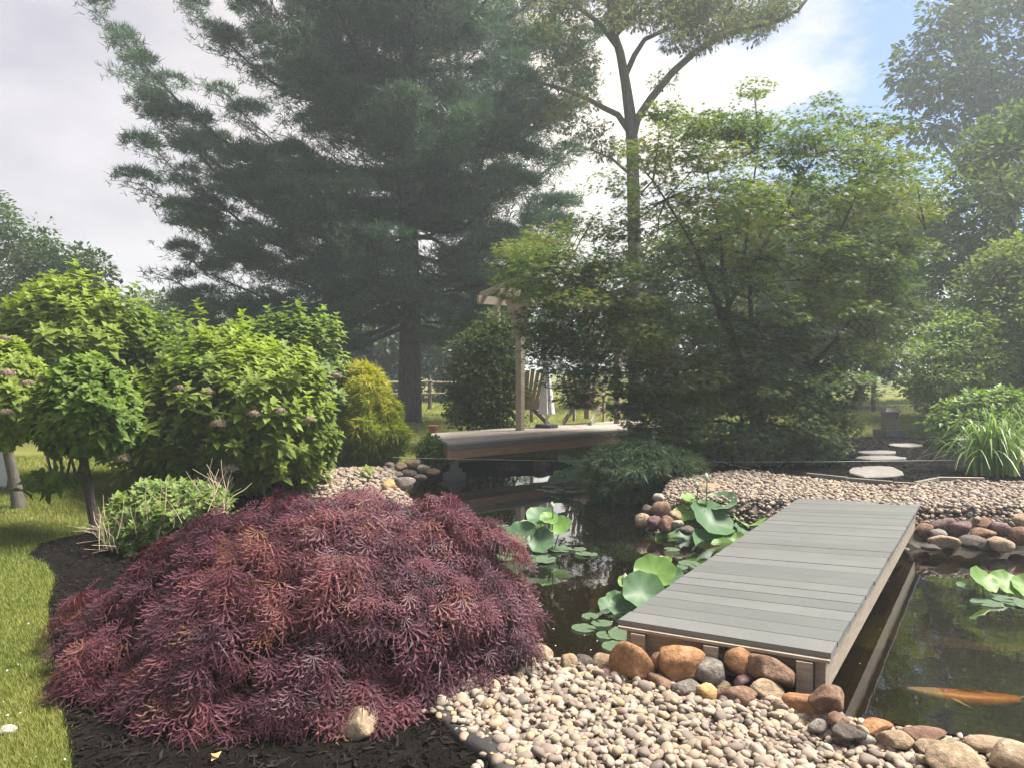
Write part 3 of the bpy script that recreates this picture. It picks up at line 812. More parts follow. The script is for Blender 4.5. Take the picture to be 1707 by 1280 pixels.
bankr = [
 (648, 811, 23, 26, 'yellow', 'bright orange-yellow rock at the end of the pebble bank'), (675, 806, 36, 24, 'grey', 'broad grey-brown rock at the water near the deck'),
 (660, 792, 24, 14, 'grey', 'flat grey rock on the pebble bank by the water'), (640, 797, 18, 16, 'tan', 'small tan rock above the orange-yellow one'),
 (617, 784, 28, 12, 'tan', 'low tan rock at the top of the pebble bank'), (552, 807, 40, 18, 'brown', 'rounded brown rock sunk in the pebble bank'),
 (648, 777, 20, 14, 'grey', 'grey rock at the foot of the golden cypress'), (668, 778, 22, 15, 'tan', 'tan rock below the grass gap beside the deck'),
 (688, 774, 26, 17, 'tan', 'light angular rock below the grass gap beside the deck'), (706, 781, 22, 14, 'pale', 'pale rock in the cascade beside the deck post'),
 (722, 787, 24, 13, 'brown', 'brown rock near the concrete deck footing'), (682, 790, 26, 15, 'dark', 'dark wet rock below the light angular one'),
 (700, 796, 24, 12, 'dark', 'dark rock at the water near the concrete footing'), (637, 767, 20, 12, 'dark', 'small dark rock beside the golden cypress'),
 (655, 764, 18, 10, 'grey', 'little grey stone at the edge of the grass gap'), (712, 769, 16, 9, 'tan', 'small tan stone under the deck corner shrub'),
]
for k, (px, py, w_, h_, c, lab) in enumerate(bankr):
    boulder(px, py, w_, h_, 1185 * 1.5 / (py + h_ / 2 + 4 - 613) + .1, c, lab, 410 + k, 0, group='rocks of the far bank by the deck', planes=8)
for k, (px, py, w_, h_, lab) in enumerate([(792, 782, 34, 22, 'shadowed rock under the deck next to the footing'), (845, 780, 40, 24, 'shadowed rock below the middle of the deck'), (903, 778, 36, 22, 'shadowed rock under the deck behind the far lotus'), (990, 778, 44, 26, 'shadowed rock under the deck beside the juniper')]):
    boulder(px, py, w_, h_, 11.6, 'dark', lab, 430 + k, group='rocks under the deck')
boulder(593, 1205, 68, 50, 1185 * 1.5 / (1226 - 613), 'tan', 'tan rock on black mulch in front of the red maple', 440, -.15, planes=9)
boulder(12, 1216, 34, 15, 1185 * 1.5 / (1220 - 613), 'pale', 'pale flat stone lying on the lawn', 441, .1)
# granite block under the far corner of the bridge
c = PD(1520, 899, 6.72)
v, t = rock_shape(ICO3, 6, 14, .01, 77)
vv = ICO3[0]; vv = np.sign(vv) * np.abs(vv) ** .28; vv = vv / np.abs(vv).max(0)
mb = MB(); mb.add(vv * np.array([.115, .12, .105]) + c, ICO3[1])
tag(mb.build('granite_block', MAT['granite'], origin=c, smooth_faces=True), 'squared grey granite block under the far corner of the footbridge', 'block')

# ------------------------------------------------------------------ footbridge
base = (NL + NR) / 2; base[2] = -.1
br = thing('footbridge', base, 'low footbridge of grey composite planks over the pond', 'footbridge')
NPL = 27
for k in range(NPL):
    t0, t1 = k / NPL, (k + 1) / NPL
    g = .0036 / np.linalg.norm(FR - NR)
    t0 += g; t1 -= g
    e = rng.uniform(-.004, .004, 4)
    ov = .012
    a0, a1 = lerp(NL, FL, t0), lerp(NR, FR, t0); b0, b1 = lerp(NL, FL, t1), lerp(NR, FR, t1)
    da, db = norm(a1 - a0), norm(b1 - b0)
    q = [a0 - da * (ov + e[0]), a1 + da * (ov + e[1]), b1 + db * (ov + e[2]), b0 - db * (ov + e[3])]
    zt = .2 + rng.uniform(-.0012, .0012); zb = .2 - .026
    # two-step section: a chamfered upper edge
    ch = .0008
    ctr = sum(q) / 4
    low = [np.array([*p[:2], zb]) for p in q]; mid = [np.array([*p[:2], zt - ch]) for p in q]
    along = norm(b0 - a0)
    up = [mid[0] + along * ch, mid[1] + along * ch, mid[2] - along * ch, mid[3] - along * ch]
    up = [np.array([*p[:2], zt]) for p in up]
    mb = MB()
    v = low + mid + up
    tt = [(0, 2, 1), (0, 3, 2), (8, 9, 10), (8, 10, 11)]
    for L in (0, 4):
        for i in range(4):
            j = (i + 1) % 4
            tt += [(L + i, L + j, L + j + 4), (L + i, L + j + 4, L + i + 4)]
    mb.add(v, tt, rng.uniform(0, 1))
    mb.build('plank', MAT['plank'], br)
along = norm(FR - NR); across = norm(NR - NL)
mb = MB(); mb.beam(NL - along * .004 + np.array([0, 0, -.034]) - across * .01, NR - along * .004 + np.array([0, 0, -.034]) + across * .01, .03, .014)
mb.build('edge_trim', MAT['timber_flat'], br)
for s in (.045, .5, .965):
    mb = MB(); a0 = lerp(NL, NR, s) + along * .02; b0 = lerp(FL, FR, s) - along * .02
    mb.beam(a0 + np.array([0, 0, -.1215]), b0 + np.array([0, 0, -.1215]), .045, .16)
    mb.build('joist', MAT['timber'], br)
mb = MB(); mb.beam(lerp(NL, NR, .07) + along * .05 + np.array([0, 0, -.12]), lerp(NL, NR, .94) + along * .05 + np.array([0, 0, -.12]), .035, .155)
mb.build('end_board', MAT['timber_flat'], br)
for s in (.10, .47, .90):
    c = lerp(NL, NR, s) - along * .002
    mb = MB(); mb.box((c[0], c[1], .052), (.07, .06, .20), -.42)
    mb.build('post', MAT['timber'], br)

# ------------------------------------------------------------------ far deck with pergola, umbrella and chairs
DZ = .40
A, B, D_ = P(747, 739, DZ), P(1125, 709, DZ), P(712, 722, DZ)
Cc = B + (D_ - A)
dk = thing('deck', np.array([*A[:2], -.15]), 'weathered timber deck jutting over the far side of the pond', 'deck')
NB = 11
for k in range(NB):
    t0, t1 = k / NB + .004, (k + 1) / NB - .004
    q = [lerp(A, D_, t0), lerp(B, Cc, t0), lerp(B, Cc, t1), lerp(A, D_, t1)]
    z1 = DZ + rng.uniform(-.002, .002)
    mb = MB(); mb.hexa([np.array([*p[:2], DZ - .03]) for p in q] + [np.array([*p[:2], z1]) for p in q], rng.uniform(0, 1))
    mb.build('deck_board', MAT['deck_board'], dk)
fr = norm(B - A); lf = norm(D_ - A)
outw = norm(np.cross(fr, [0, 0, 1.])); outl = -norm(np.cross(lf, [0, 0, 1.]))
for (s, e, o_) in ((A, B, outw), (A, D_, -fr * .5 + outl * 0)):
    o_ = np.asarray(o_)
    ins = .02 if o_ is outw else .02
    for z0, z1, mk, dd in ((DZ - .105, DZ - .034, 'cedar_grey', .03), (DZ - .235, DZ - .108, 'cedar', .018)):
        mb = MB()
        mid = (z0 + z1) / 2
        p0, p1 = s.copy(), e.copy(); p0[2] = p1[2] = mid
        inward = lf if o_ is outw or np.allclose(o_, outw) else fr
        mb.beam(p0 + inward * (.05 - dd), p1 + inward * (.05 - dd), .03, z1 - z0)
        mb.build('fascia_board', MAT[mk], dk)
for px, py in ((752, 0), (960, 0)):
    t = (px - 747) / 378
    c = lerp(A, B, max(t, .012) * 1.0) + lf * .12 + fr * .07
    mb = MB(); mb.box((c[0], c[1], (DZ - .24 - .08) / 2 + .0), (.09, .09, DZ - .16 + .08), -.6); sp_ = mb.build('support_post', MAT['cedar_grey'], dk)
    mb = MB(); mb.box((c[0], c[1], -.22), (.26, .22, .34), -.6); mb.box((c[0] + .02, c[1], -.02), (.14, .14, .06), -.6); mb.build('concrete_footing', MAT['concrete'], sp_)

def on_deck(px, py): return P(px, py, DZ)
p0 = on_deck(867, 717)
pg = thing('pergola', np.array([*p0[:2], DZ]), 'tall wooden pergola frame with flared brackets on the deck', 'pergola')
hh = PD(865, 497, p0[1])[2]
rowv = norm(Cc - D_)
pg_posts = []
posts = [p0, p0 + rowv * 2.5, p0 + lf * 1.5, p0 + rowv * 2.5 + lf * 1.5]
for c in posts:
    mb = MB(); mb.box((c[0], c[1], (DZ + hh) / 2), (.115, .115, hh - DZ), -.6); pg_posts.append(mb.build('post', MAT['timber'], pg))
for a0, a1 in ((0, 1), (2, 3)):
    mb = MB(); q0, q1 = posts[a0].copy(), posts[a1].copy(); q0[2] = q1[2] = hh + .08
    mb.beam(q0 - rowv * .45, q1 + rowv * .45, .06, .16); mb.build('beam', MAT['timber'], pg)
for k in range(7):
    q0 = lerp(posts[0], posts[1], (k - .6) / 5.8); q1 = q0 + lf * 1.9; q0 = q0 - lf * .4
    q0[2] = q1[2] = hh + .22
    mb = MB(); mb.beam(q0, q1, .04, .12); mb.build('rafter', MAT['timber'], pg)
for k in range(5):
    # flared bracket of stacked boards at the head of the front posts
    for c, pp in zip(posts[:2], pg_posts):
        z = hh - .04 - k * .13; wd = .52 - k * .085
        mb = MB(); mb.box((c[0], c[1], z), (wd, .16, .122), -.6 + .0); mb.build('bracket_board', MAT['timber_flat'], pp)
# closed umbrella
u0 = on_deck(914, 713) + lf * .1
um = thing('patio_umbrella', np.array([*u0[:2], DZ]), 'closed white patio umbrella standing on the deck', 'umbrella')
mb = MB(); mb.disc(u0, .22, DZ, .2, DZ + .06, 20); mb.build('base', MAT['black_metal'], um)
top_z = PD(912, 560, u0[1])[2]
mb = MB(); mb.tube([[u0[0], u0[1], DZ], [u0[0], u0[1], top_z]], .022, 10); mb.build('pole', MAT['white_paint'], um)
mb = MB()
zs = np.linspace(PD(912, 690, u0[1])[2], PD(912, 600, u0[1])[2], 9); seg = 32
v = []
for kz, z in enumerate(zs):
    f = kz / 8; r0 = lerp(.125, .045, f ** .8)
    for s in range(seg):
        th = 2 * math.pi * s / seg
        r_ = r0 * (1 + .28 * math.cos(8 * th + f * 1.2))
        v.append([u0[0] + r_ * math.cos(th), u0[1] + r_ * math.sin(th), z + .015 * math.cos(8 * th) * (1 - f)])
t = []
for kz in range(8):
    for s in range(seg):
        k2 = (s + 1) % seg
        t += [(kz * seg + s, kz * seg + k2, (kz + 1) * seg + k2), (kz * seg + s, (kz + 1) * seg + k2, (kz + 1) * seg + s)]
mb.add(v, t); mb.build('folded_canopy', MAT['white_cloth'], um, smooth_faces=True)
# white lattice brace fan above it
la0 = PD(912, 612, u0[1] + .15)
lb = thing('trellis_panel', la0, 'white slatted fan trellis behind the closed umbrella', 'trellis')
for k in range(7):
    tip = PD(882 + k * 10, 574 - 3 * math.sin(k / 6 * 3.14), u0[1] + .15)
    mb = MB(); mb.beam(la0 + np.array([(k - 3) * .012, 0, 0]), tip, .035, .018, (0, 1, 0)); mb.build('slat', MAT['white_paint'], lb)
mb = MB(); mb.beam(PD(886, 582, u0[1] + .13), PD(938, 582, u0[1] + .13), .03, .012, (0, 1, 0)); mb.build('crossbar', MAT['white_paint'], lb)
mb = MB(); mb.beam(np.array([la0[0], la0[1], DZ]), la0 + np.array([0, 0, .05]), .035, .035, (0, 1, 0)); mb.build('stake', MAT['timber'], lb)
# adirondack chairs
def adirondack(c, yaw, label):
    o = thing('adirondack_chair', c, label, 'chair', 'garden chairs on the deck')
    R = np.array([[math.cos(yaw), -math.sin(yaw), 0], [math.sin(yaw), math.cos(yaw), 0], [0, 0, 1]])
    X = lambda *p: c + R @ np.array(p)
    for k in range(7):
        a = (k - 3) * .085; L = .78 - .035 * abs(k - 3) ** 1.4
        mb = MB(); mb.beam(X(a * .8, .25, .30), X(a * 1.25, .52, .30 + L), .07, .018, R @ np.array([0, -1, .3])); mb.build('back_slat', MAT['timber_flat'], o)
    for k in range(5):
        y = -.28 + k * .11; mb = MB(); mb.beam(X(-.27, y, .385 - k * .022), X(.27, y, .385 - k * .022), .095, .02); mb.build('seat_slat', MAT['timber_flat'], o)
    for s in (-1, 1):
        mb = MB(); mb.beam(X(s * .31, -.34, 0), X(s * .31, -.34, .55), .04, .09, R @ np.array([0, 1, 0])); mb.build('front_leg', MAT['timber'], o)
        mb = MB(); mb.beam(X(s * .27, -.32, .34), X(s * .27, .62, .04), .03, .10); mb.build('side_rail', MAT['timber'], o)
        mb = MB(); mb.beam(X(s * .33, -.44, .56), X(s * .33, .36, .56), .12, .022); mb.build('arm', MAT['timber_flat'], o)
    mb = MB(); mb.beam(X(-.3, .4, .66), X(.3, .4, .66), .04, .03); mb.build('back_brace', MAT['timber'], o)
adirondack(on_deck(893, 711) + lf * .75, math.radians(200), 'slatted wooden garden chair behind the pergola post')
adirondack(on_deck(985, 706) + lf * .3, math.radians(160), 'slatted wooden garden chair on the deck under maple branches')

# ------------------------------------------------------------------ strings, power lines
def line(name, a, b, sag, rad, mat, label, cat):
    pts = [lerp(a, b, k / 20) - np.array([0, 0, sag * 4 * (k / 20) * (1 - k / 20)]) for k in range(21)]
    mb = MB(); mb.tube(pts, rad, 5, cap=False)
    return tag(mb.build(name, mat, origin=a), label, cat)
line('guard_string', PD(655, 762, 9.6), PD(1760, 763, 9.0), .055, .0020, MAT['wire'], 'taut pale string running level across the whole pond', 'string')
line('guard_string', PD(866, 684, p0[1] - .07), PD(1345, 800, 8.6), .05, .0020, MAT['wire'], 'pale string slanting from the pergola post down to the far bank', 'string')
line('power_line', PD(1420, 262, 40), PD(1800, 118, 34), .5, .012, MAT['black_metal'], 'upper overhead cable crossing the sky by the dark oak', 'cable')
line('power_line', PD(1420, 285, 40), PD(1800, 150, 34), .5, .012, MAT['black_metal'], 'lower overhead cable crossing the sky by the dark oak', 'cable')

# ------------------------------------------------------------------ edging, stepping stones, lamps, fences
edge_px = [(690, 1140), (715, 1165), (738, 1187), (765, 1210), (795, 1235), (825, 1260), (860, 1300)]
ed = thing('bed_edging', P(690, 1140, 0), 'black rubber edging strip between mulch bed and pebbles', 'edging')
cl = np.array([P(x, y, 0) for x, y in edge_px])
tan = norm(np.gradient(cl, axis=0)); sd_ = norm(np.cross(tan, [0, 0, 1.]))
prof = [(-.065, -.01), (-.055, .016), (-.01, .024), (.035, .026), (.05, .012), (.055, -.01)]
v, t = [], []
for i in range(len(cl)):
    wv = 1 + .25 * math.sin(i * 2.1)
    for a, z in prof: v.append(cl[i] + sd_[i] * a * wv + np.array([0, 0, z + .008 * math.sin(i * 1.7)]))
m = len(prof)
for i in range(len(cl) - 1):
    for j in range(m - 1):
        k = i * m + j; t += [(k, k + 1, k + m + 1), (k, k + m + 1, k + m)]
mb = MB(); mb.add(v, t); mb.build('strip', MAT['rubber'], ed, smooth_faces=True)
for k, (a, b_) in enumerate([((1345, 789), (1412, 796)), ((1412, 797), (1488, 803)), ((1490, 804), (1525, 806)), ((1527, 804), (1562, 797)), ((1563, 796), (1640, 797))]):
    q0, q1 = P(*a, .21), P(*b_, .21)
    mb = MB(); mb.beam(q0 - np.array([0, 0, .045]), q1 - np.array([0, 0, .045]), .05, .11)
    tag(mb.build('edging_board', MAT['cedar_grey'] if k < 4 else MAT['timber_flat'], origin=q0), ['grey edging board curving in from the weeping maple', 'grey edging board below the largest stepping stone', 'short grey edging board at the corner of the mulch path', 'slanting grey edging board beside the strap-leaved clump', 'pale edging board behind the strap-leaved clump'][k], 'edging', 'boards edging the far mulch bed')
steps = [((1460, 785), 100, 18, 'big irregular flagstone nearest the pebble bank'), ((1468, 762), 84, 7, 'narrow flagstone second from the pebble bank'), ((1463, 753), 66, 6, 'narrow flagstone third from the pebble bank'), ((1511, 741), 62, 6, 'flagstone nearest the lamp post in the mulch path')]
for k, ((x, y), w_, h_, lab) in enumerate(steps):
    g = np.random.default_rng(600 + k); n = 13
    z0 = hz(*P(x, y, .17)[:2]) + .012
    v = []
    for i in range(n):
        th = 2 * math.pi * i / n; r_ = g.uniform(.82, 1.05)
        v.append(P(x + w_ / 2 * r_ * math.cos(th), y - h_ / 2 * r_ * math.sin(th), z0 + .03))
    v = np.array(v); c = v.mean(0)
    lo_ = v.copy(); lo_[:, 2] -= .05; mid = c + (v - c) * 1.03; mid[:, 2] -= .012
    vv = np.vstack([lo_, mid, v, c[None]]); t = []
    for i in range(n):
        j = (i + 1) % n
        for L in (0, n): t += [(L + i, L + j, L + j + n), (L + i, L + j + n, L + i + n)]
        t.append((2 * n + i, 2 * n + j, 3 * n))
    mb = MB(); mb.add(vv, t); tag(mb.build('stepping_stone', MAT['stepstone'], origin=c), lab, 'stepping stone', 'stepping stones in the mulch path')

lb0 = P(1482, 727, .16)
bl = thing('bollard_light', lb0, 'wooden bollard light with bronze cap on a concrete block by the lawn', 'lamp')
s_ = lb0[1] / F_PX
mb = MB(); mb.box((lb0[0], lb0[1], lb0[2] + .06), (34 * s_, 34 * s_, .15), .15); mb.build('base_block', MAT['concrete'], bl)
mb = MB(); mb.box((lb0[0], lb0[1], lb0[2] + .13 + 14 * s_), (18 * s_, 18 * s_, 30 * s_), .15); mb.build('post', MAT['lamp_body'], bl)
ctr = np.array([lb0[0], lb0[1], lb0[2] + .13 + 29 * s_ - .04])
mb = MB(); mb.box((ctr[0], ctr[1], ctr[2] + .02), (15 * s_, 15 * s_, .1), .15); mb.build('lens', MAT['lamp_glass'], bl)
mb = MB(); w1, w2 = 14 * s_, 10 * s_; z1 = ctr[2] + .06
mb.hexa([[ctr[0] - w1, ctr[1] - w1, z1], [ctr[0] + w1, ctr[1] - w1, z1], [ctr[0] + w1, ctr[1] + w1, z1], [ctr[0] - w1, ctr[1] + w1, z1], [ctr[0] - w2, ctr[1] - w2, z1 + .07], [ctr[0] + w2, ctr[1] - w2, z1 + .07], [ctr[0] + w2, ctr[1] + w2, z1 + .07], [ctr[0] - w2, ctr[1] + w2, z1 + .07]]); cap_ = mb.build('cap', MAT['lamp_cap'], bl)
for s in (-1, 1):
    mb = MB(); mb.beam([ctr[0] + s * 7 * s_, ctr[1] - 8 * s_, z1 - .13], [ctr[0] + s * 12 * s_, ctr[1] - 9 * s_, z1], .02, .02, (0, 1, 0)); mb.build('bracket', MAT['lamp_cap'], cap_)
pl0 = P(1602, 757, .16)
pl_ = thing('path_light', pl0, 'round bronze path light on a stub post beside the strap-leaved clump', 'lamp')
s_ = pl0[1] / F_PX
mb = MB(); mb.disc(pl0, 8.5 * s_, pl0[2] - .03, 8 * s_, pl0[2] + 17 * s_, 16); mb.build('stub_post', MAT['lamp_body'], pl_)
z1 = pl0[2] + 17 * s_
mb = MB(); mb.disc(pl0, 10 * s_, z1, 15 * s_, z1 + 4 * s_, 20); mb.disc(pl0, 15 * s_, z1 + 4 * s_ + .001, 14 * s_, z1 + 8 * s_, 20); mb.build('hood', MAT['lamp_cap'], pl_)
mb = MB(); mb.disc(pl0, 10 * s_, z1 + 8 * s_ + .002, 9 * s_, z1 + 9.5 * s_, 20); mb.build('lens', MAT['lamp_glass'], pl_)

f0, f1 = PD(560, 662, 25), PD(860, 662, 27)
gf = lambda p: np.array([p[0], p[1], hz(p[0], p[1])])
rf = thing('rail_fence', gf(f0), 'grey split-rail fence behind the big pine', 'fence')
for k in range(5):
    c = gf(lerp(f0, f1, k / 4)); mb = MB(); mb.tube([c - [0, 0, .2], c + [0.02, 0, .6], c + [0, 0, 1.25]], [.075, .07, .06], 7); mb.build('post', MAT['bark_grey'], rf)
for k in range(4):
    for z in (.55, .98):
        a0, a1 = gf(lerp(f0, f1, k / 4)), gf(lerp(f0, f1, (k + 1) / 4)); mb = MB()
        mb.tube([a0 + [-.1, 0, z], lerp(a0, a1, .5) + [0, 0, z + rng.uniform(-.04, .03)], a1 + [.1, 0, z + rng.uniform(-.03, .03)]], .045, 6); mb.build('rail', MAT['timber_flat'], rf)
g0, g1 = PD(1380, 680, 21), PD(1720, 680, 24)
wf = thing('wire_fence', gf(g0), 'dark post-and-wire fence beyond the sunny lawn', 'fence')
for k in range(6):
    c = gf(lerp(g0, g1, k / 5)); mb = MB(); mb.box((c[0], c[1], .5), (.1, .1, 1.25)); mb.build('post', MAT['bark'], wf)
for z in (.35, .7, 1.05):
    mb = MB(); mb.tube([gf(g0) + [0, -.06, z - .17], gf(g1) + [0, -.06, z - .17]], .007, 5); mb.build('wire', MAT['black_metal'], wf)
c = gf(P(4, 812, 0)); c[0] -= .12
wp = thing('white_planter', c, 'white tapered planter box at the edge of the lawn', 'planter')
mb = MB(); mb.disc(c, .17, c[2] - .02, .22, c[2] + .52, 4); mb.build('tub', MAT['white_paint'], wp)
mb = MB(); mb.disc(c, .235, c[2] + .521, .235, c[2] + .56, 4); mb.build('rim', MAT['white_paint'], wp)
c = P(722, 719, .1); c = gf(c); s_ = c[1] / F_PX
tp = thing('terracotta_pot', c, 'terracotta pot on the grass behind the deck corner', 'pot')
mb = MB(); mb.disc(c, 6 * s_, c[2] - .02, 8 * s_, c[2] + 15 * s_, 18); mb.build('tub', MAT['terracotta'], tp)
mb = MB(); mb.disc(c, 9 * s_, c[2] + 15 * s_ + .001, 9 * s_, c[2] + 18 * s_, 18); mb.build('rim', MAT['terracotta'], tp)

# ------------------------------------------------------------------ lotus and lily pads
def lotus_leaf_mesh(rad, cup, seed, notch=False):
    g = np.random.default_rng(seed); seg, rings = 28, 5
    v, t, r = [[0, 0, -cup * .0]], [], [0.9]
    ph = g.uniform(0, 6, 3)
    for i in range(1, rings + 1):
        f = i / rings
        for s in range(seg):
            th = 2 * math.pi * s / seg
            q = rad * f * (1 + .05 * math.sin(2 * th + ph[0]) * f + .025 * math.sin(7 * th + ph[1]) * f ** 3)
            if notch and s == 0: q *= max(.12, 1 - .9 * f)
            z = cup * rad * f * f + rad * .07 * f ** 2 * math.sin(3 * th + ph[1]) + rad * .05 * f ** 4 * math.sin(8 * th + ph[2])
            v.append([q * math.cos(th), q * math.sin(th), z]); r.append((.05 + .45 * f * f + .55 * (s % 4 == 0)) if f < .99 else g.uniform(.4, 1))
    for s in range(seg):
        k = (s + 1) % seg; t.append((0, 1 + s, 1 + k))
        for i in range(rings - 1):
            a0 = 1 + i * seg; t += [(a0 + s, a0 + seg + s, a0 + seg + k), (a0 + s, a0 + seg + k, a0 + k)]
    return np.array(v), np.array(t), np.array(r)
def lotus(base_px, leaves, pads, buds, label, seed):
    g = np.random.default_rng(seed)
    b0 = P(*base_px, WATER_Z)
    o = thing('lotus_plant', b0, label, 'lotus', 'lotus plants in the pond')
    for k, (px, py, w_, col, dd, tilt) in enumerate(leaves):
        d = b0[1] + dd; c = PD(px, py, d); rad = 1.12 * w_ * d / F_PX / 2
        v, t, r = lotus_leaf_mesh(rad, g.uniform(.12, .3), seed * 50 + k)
        az = g.uniform(-.7, .7)
        nrm = norm(np.array([math.sin(az) * tilt, -math.cos(az) * tilt, 1.0]))
        dv = np.array([0.2, 1.0, 0]); dv = dv - (dv @ nrm) * nrm
        Rm = frames(dv[None], nrm[None])[0]
        mb = MB(); mb.add(v @ Rm.T + c, t, r)
        lf_ = mb.build('leaf', MAT['lotus_bright' if col else 'lotus'], o, smooth_faces=True)
        foot = b0 + np.array([(c[0] - b0[0]) * .45, (c[1] - b0[1]) * .45, -.3])
        mb = MB(); mid = lerp(foot, c, .6) + np.array([g.uniform(-.02, .02), 0, 0])
        mb.tube([foot, mid, c - nrm * .004], [.007, .006, .005], 6); mb.build('stalk', MAT['lotus_stem'], lf_, smooth_faces=True)
    for k, (px, py, w_) in enumerate(pads):
        c = P(px, py, WATER_Z + .006 + .0025 * (k % 5)); rad = w_ * c[1] / F_PX / 2
        v, t, r = lotus_leaf_mesh(rad, .015, seed * 90 + k, True)
        v[:, 2] *= .45; v[:, 2] = np.abs(v[:, 2])
        a = g.uniform(0, 6.28); Rm = np.array([[math.cos(a), -math.sin(a), 0], [math.sin(a), math.cos(a), 0], [0, 0, 1]])
        mb = MB(); mb.add(v @ Rm.T + c, t, r); mb.build('floating_pad', MAT['lotus_pad'], o, smooth_faces=True)
    for k, (px, py, hpx) in enumerate(buds):
        c = PD(px, py, b0[1] + .02); s = hpx * b0[1] / F_PX
        v = ICO3[0] * np.array([.27, .27, .5]); v[:, :2] *= (1 - .75 * np.clip(v[:, 2:] / .5, 0, 1) ** 2); mb = MB(); mb.add(v * s + c, ICO3[1])
        bd = mb.build('bud', MAT['lotus_bud'], o, smooth_faces=True)
        mb = MB(); mb.tube([np.array([c[0], c[1], WATER_Z - .2]), c + np.array([.01, 0, -.3 * s])], .006, 6); mb.build('stalk', MAT['lotus_stem'], bd)
g = np.random.default_rng(5)
def ring_pads(cx, cy, rx, ry, n, w0, w1):
    out = []
    for i in range(n):
        a = g.uniform(0, 6.283); r_ = math.sqrt(g.uniform(.1, 1))
        out.append((cx + rx * r_ * math.cos(a), cy + ry * r_ * math.sin(a), g.uniform(w0, w1)))
    return out
lotus((897, 917), [(902, 861, 44, 0, .1, .55), (868, 890, 50, 0, 0, .7), (857, 911, 44, 0, -.15, .6), (902, 902, 42, 0, -.1, .9), (935, 877, 34, 1, .05, .8), (885, 880, 36, 1, .15, .3), (915, 866, 30, 1, 0, .4)],
      ring_pads(905, 922, 82, 13, 22, 24, 40) + [(852, 880, 24), (838, 876, 22)], [(920, 841, 12)], 'lotus clump with floating pads in the middle of the pond', 11)
lotus((945, 812), [(948, 769, 34, 0, .1, .4), (968, 780, 22, 1, 0, .8), (946, 796, 38, 0, -.1, .5), (928, 800, 26, 0, 0, .6), (955, 786, 28, 0, .05, .5), (936, 790, 24, 1, 0, .3)],
      ring_pads(943, 815, 42, 6, 12, 16, 26), [], 'smallest lotus clump out by the deck', 12)
lotus((1190, 888), [(1184, 868, 70, 0, -.1, .75), (1150, 853, 46, 1, .05, .6), (1203, 838, 48, 0, .1, .5), (1250, 860, 48, 1, 0, .8), (1132, 884, 44, 0, -.1, .6), (1214, 893, 34, 1, -.2, .7), (1228, 902, 32, 1, -.3, .8), (1180, 908, 62, 0, -.35, .5), (1160, 836, 44, 1, .15, .2), (1128, 926, 44, 0, -.5, .5), (1178, 932, 44, 0, -.5, .5), (1222, 864, 40, 0, .1, .3), (1160, 885, 34, 0, 0, .5), (1112, 903, 38, 1, -.25, .5), (1205, 916, 40, 1, -.45, .6), (1148, 900, 42, 0, -.3, .6), (1240, 884, 34, 0, -.15, .5)],
      [(1148, 938, 34), (1165, 944, 30), (1130, 945, 32), (1120, 915, 26)], [(1177, 794, 14), (1161, 807, 11)], 'tallest lotus clump with buds beside the footbridge', 13)
lotus((1062, 1005), [(1091, 955, 60, 1, .1, .75), (1070, 986, 64, 0, -.1, .9), (1030, 1004, 40, 0, 0, .6), (1052, 998, 36, 0, .05, .4), (1018, 1014, 40, 0, -.1, .6), (1108, 934, 22, 1, .2, .3), (1040, 1012, 46, 0, -.15, .6), (1090, 1000, 40, 0, -.1, .4), (1000, 1026, 34, 0, -.1, .5), (1118, 962, 42, 0, .2, .5), (1048, 975, 34, 1, .15, .5)],
      [(984, 1026, 30), (973, 1046, 40), (1003, 1038, 34), (1045, 1056, 66), (1062, 1036, 58), (1024, 1076, 44), (1080, 1050, 50), (1010, 1058, 34)], [(1042, 966, 24)], 'lotus clump pressed against the near corner of the footbridge', 14)
lotus((1672, 992), [(1637, 968, 44, 1, 0, .8), (1677, 971, 46, 1, .05, .7), (1712, 980, 44, 1, 0, .6), (1606, 978, 20, 0, 0, .3)],
      [(1645, 1004, 46), (1690, 1002, 52), (1720, 1010, 46), (1668, 996, 40)], [], 'lotus leaves in the open water beside the koi', 15)
# specks of blossom on the water
mb = MB(); q = []
while len(q) < 190:
    p = P(rng.uniform(700, 1500), 790 + 320 * rng.uniform(0, 1) ** 1.6, WATER_Z)
    q.append(p + [0, 0, .003])
q = np.array(q); q = q[sdf(q[:, :2]) < -.1]
FLAT = T([(-.5, -.3, 0), (.5, -.2, 0), (.4, .3, .04), (-.3, .35, 0)], [(0, 1, 2), (0, 2, 3)])
mb.scatter(FLAT, q, yaw_frames(len(q)), rng.uniform(.004, .011, len(q)), .5)
tag(mb.build('fallen_petals', MAT['petal']), 'pale blossom specks drifting on the pond water', kind='stuff')
mb = MB(); c = P(352, 1268, .015); mb.scatter(LEAF4, [c, c + [.02, .01, .01]], frames(np.array([[.4, 1, .35], [-1, .6, .2]]), np.array([[0, -.4, 1], [.2, 0, 1.]])), [.055, .04], .5)
tag(mb.build('fallen_leaf', MAT['dead_leaf'], origin=c), 'curled orange dead leaf on the black mulch', 'leaf')

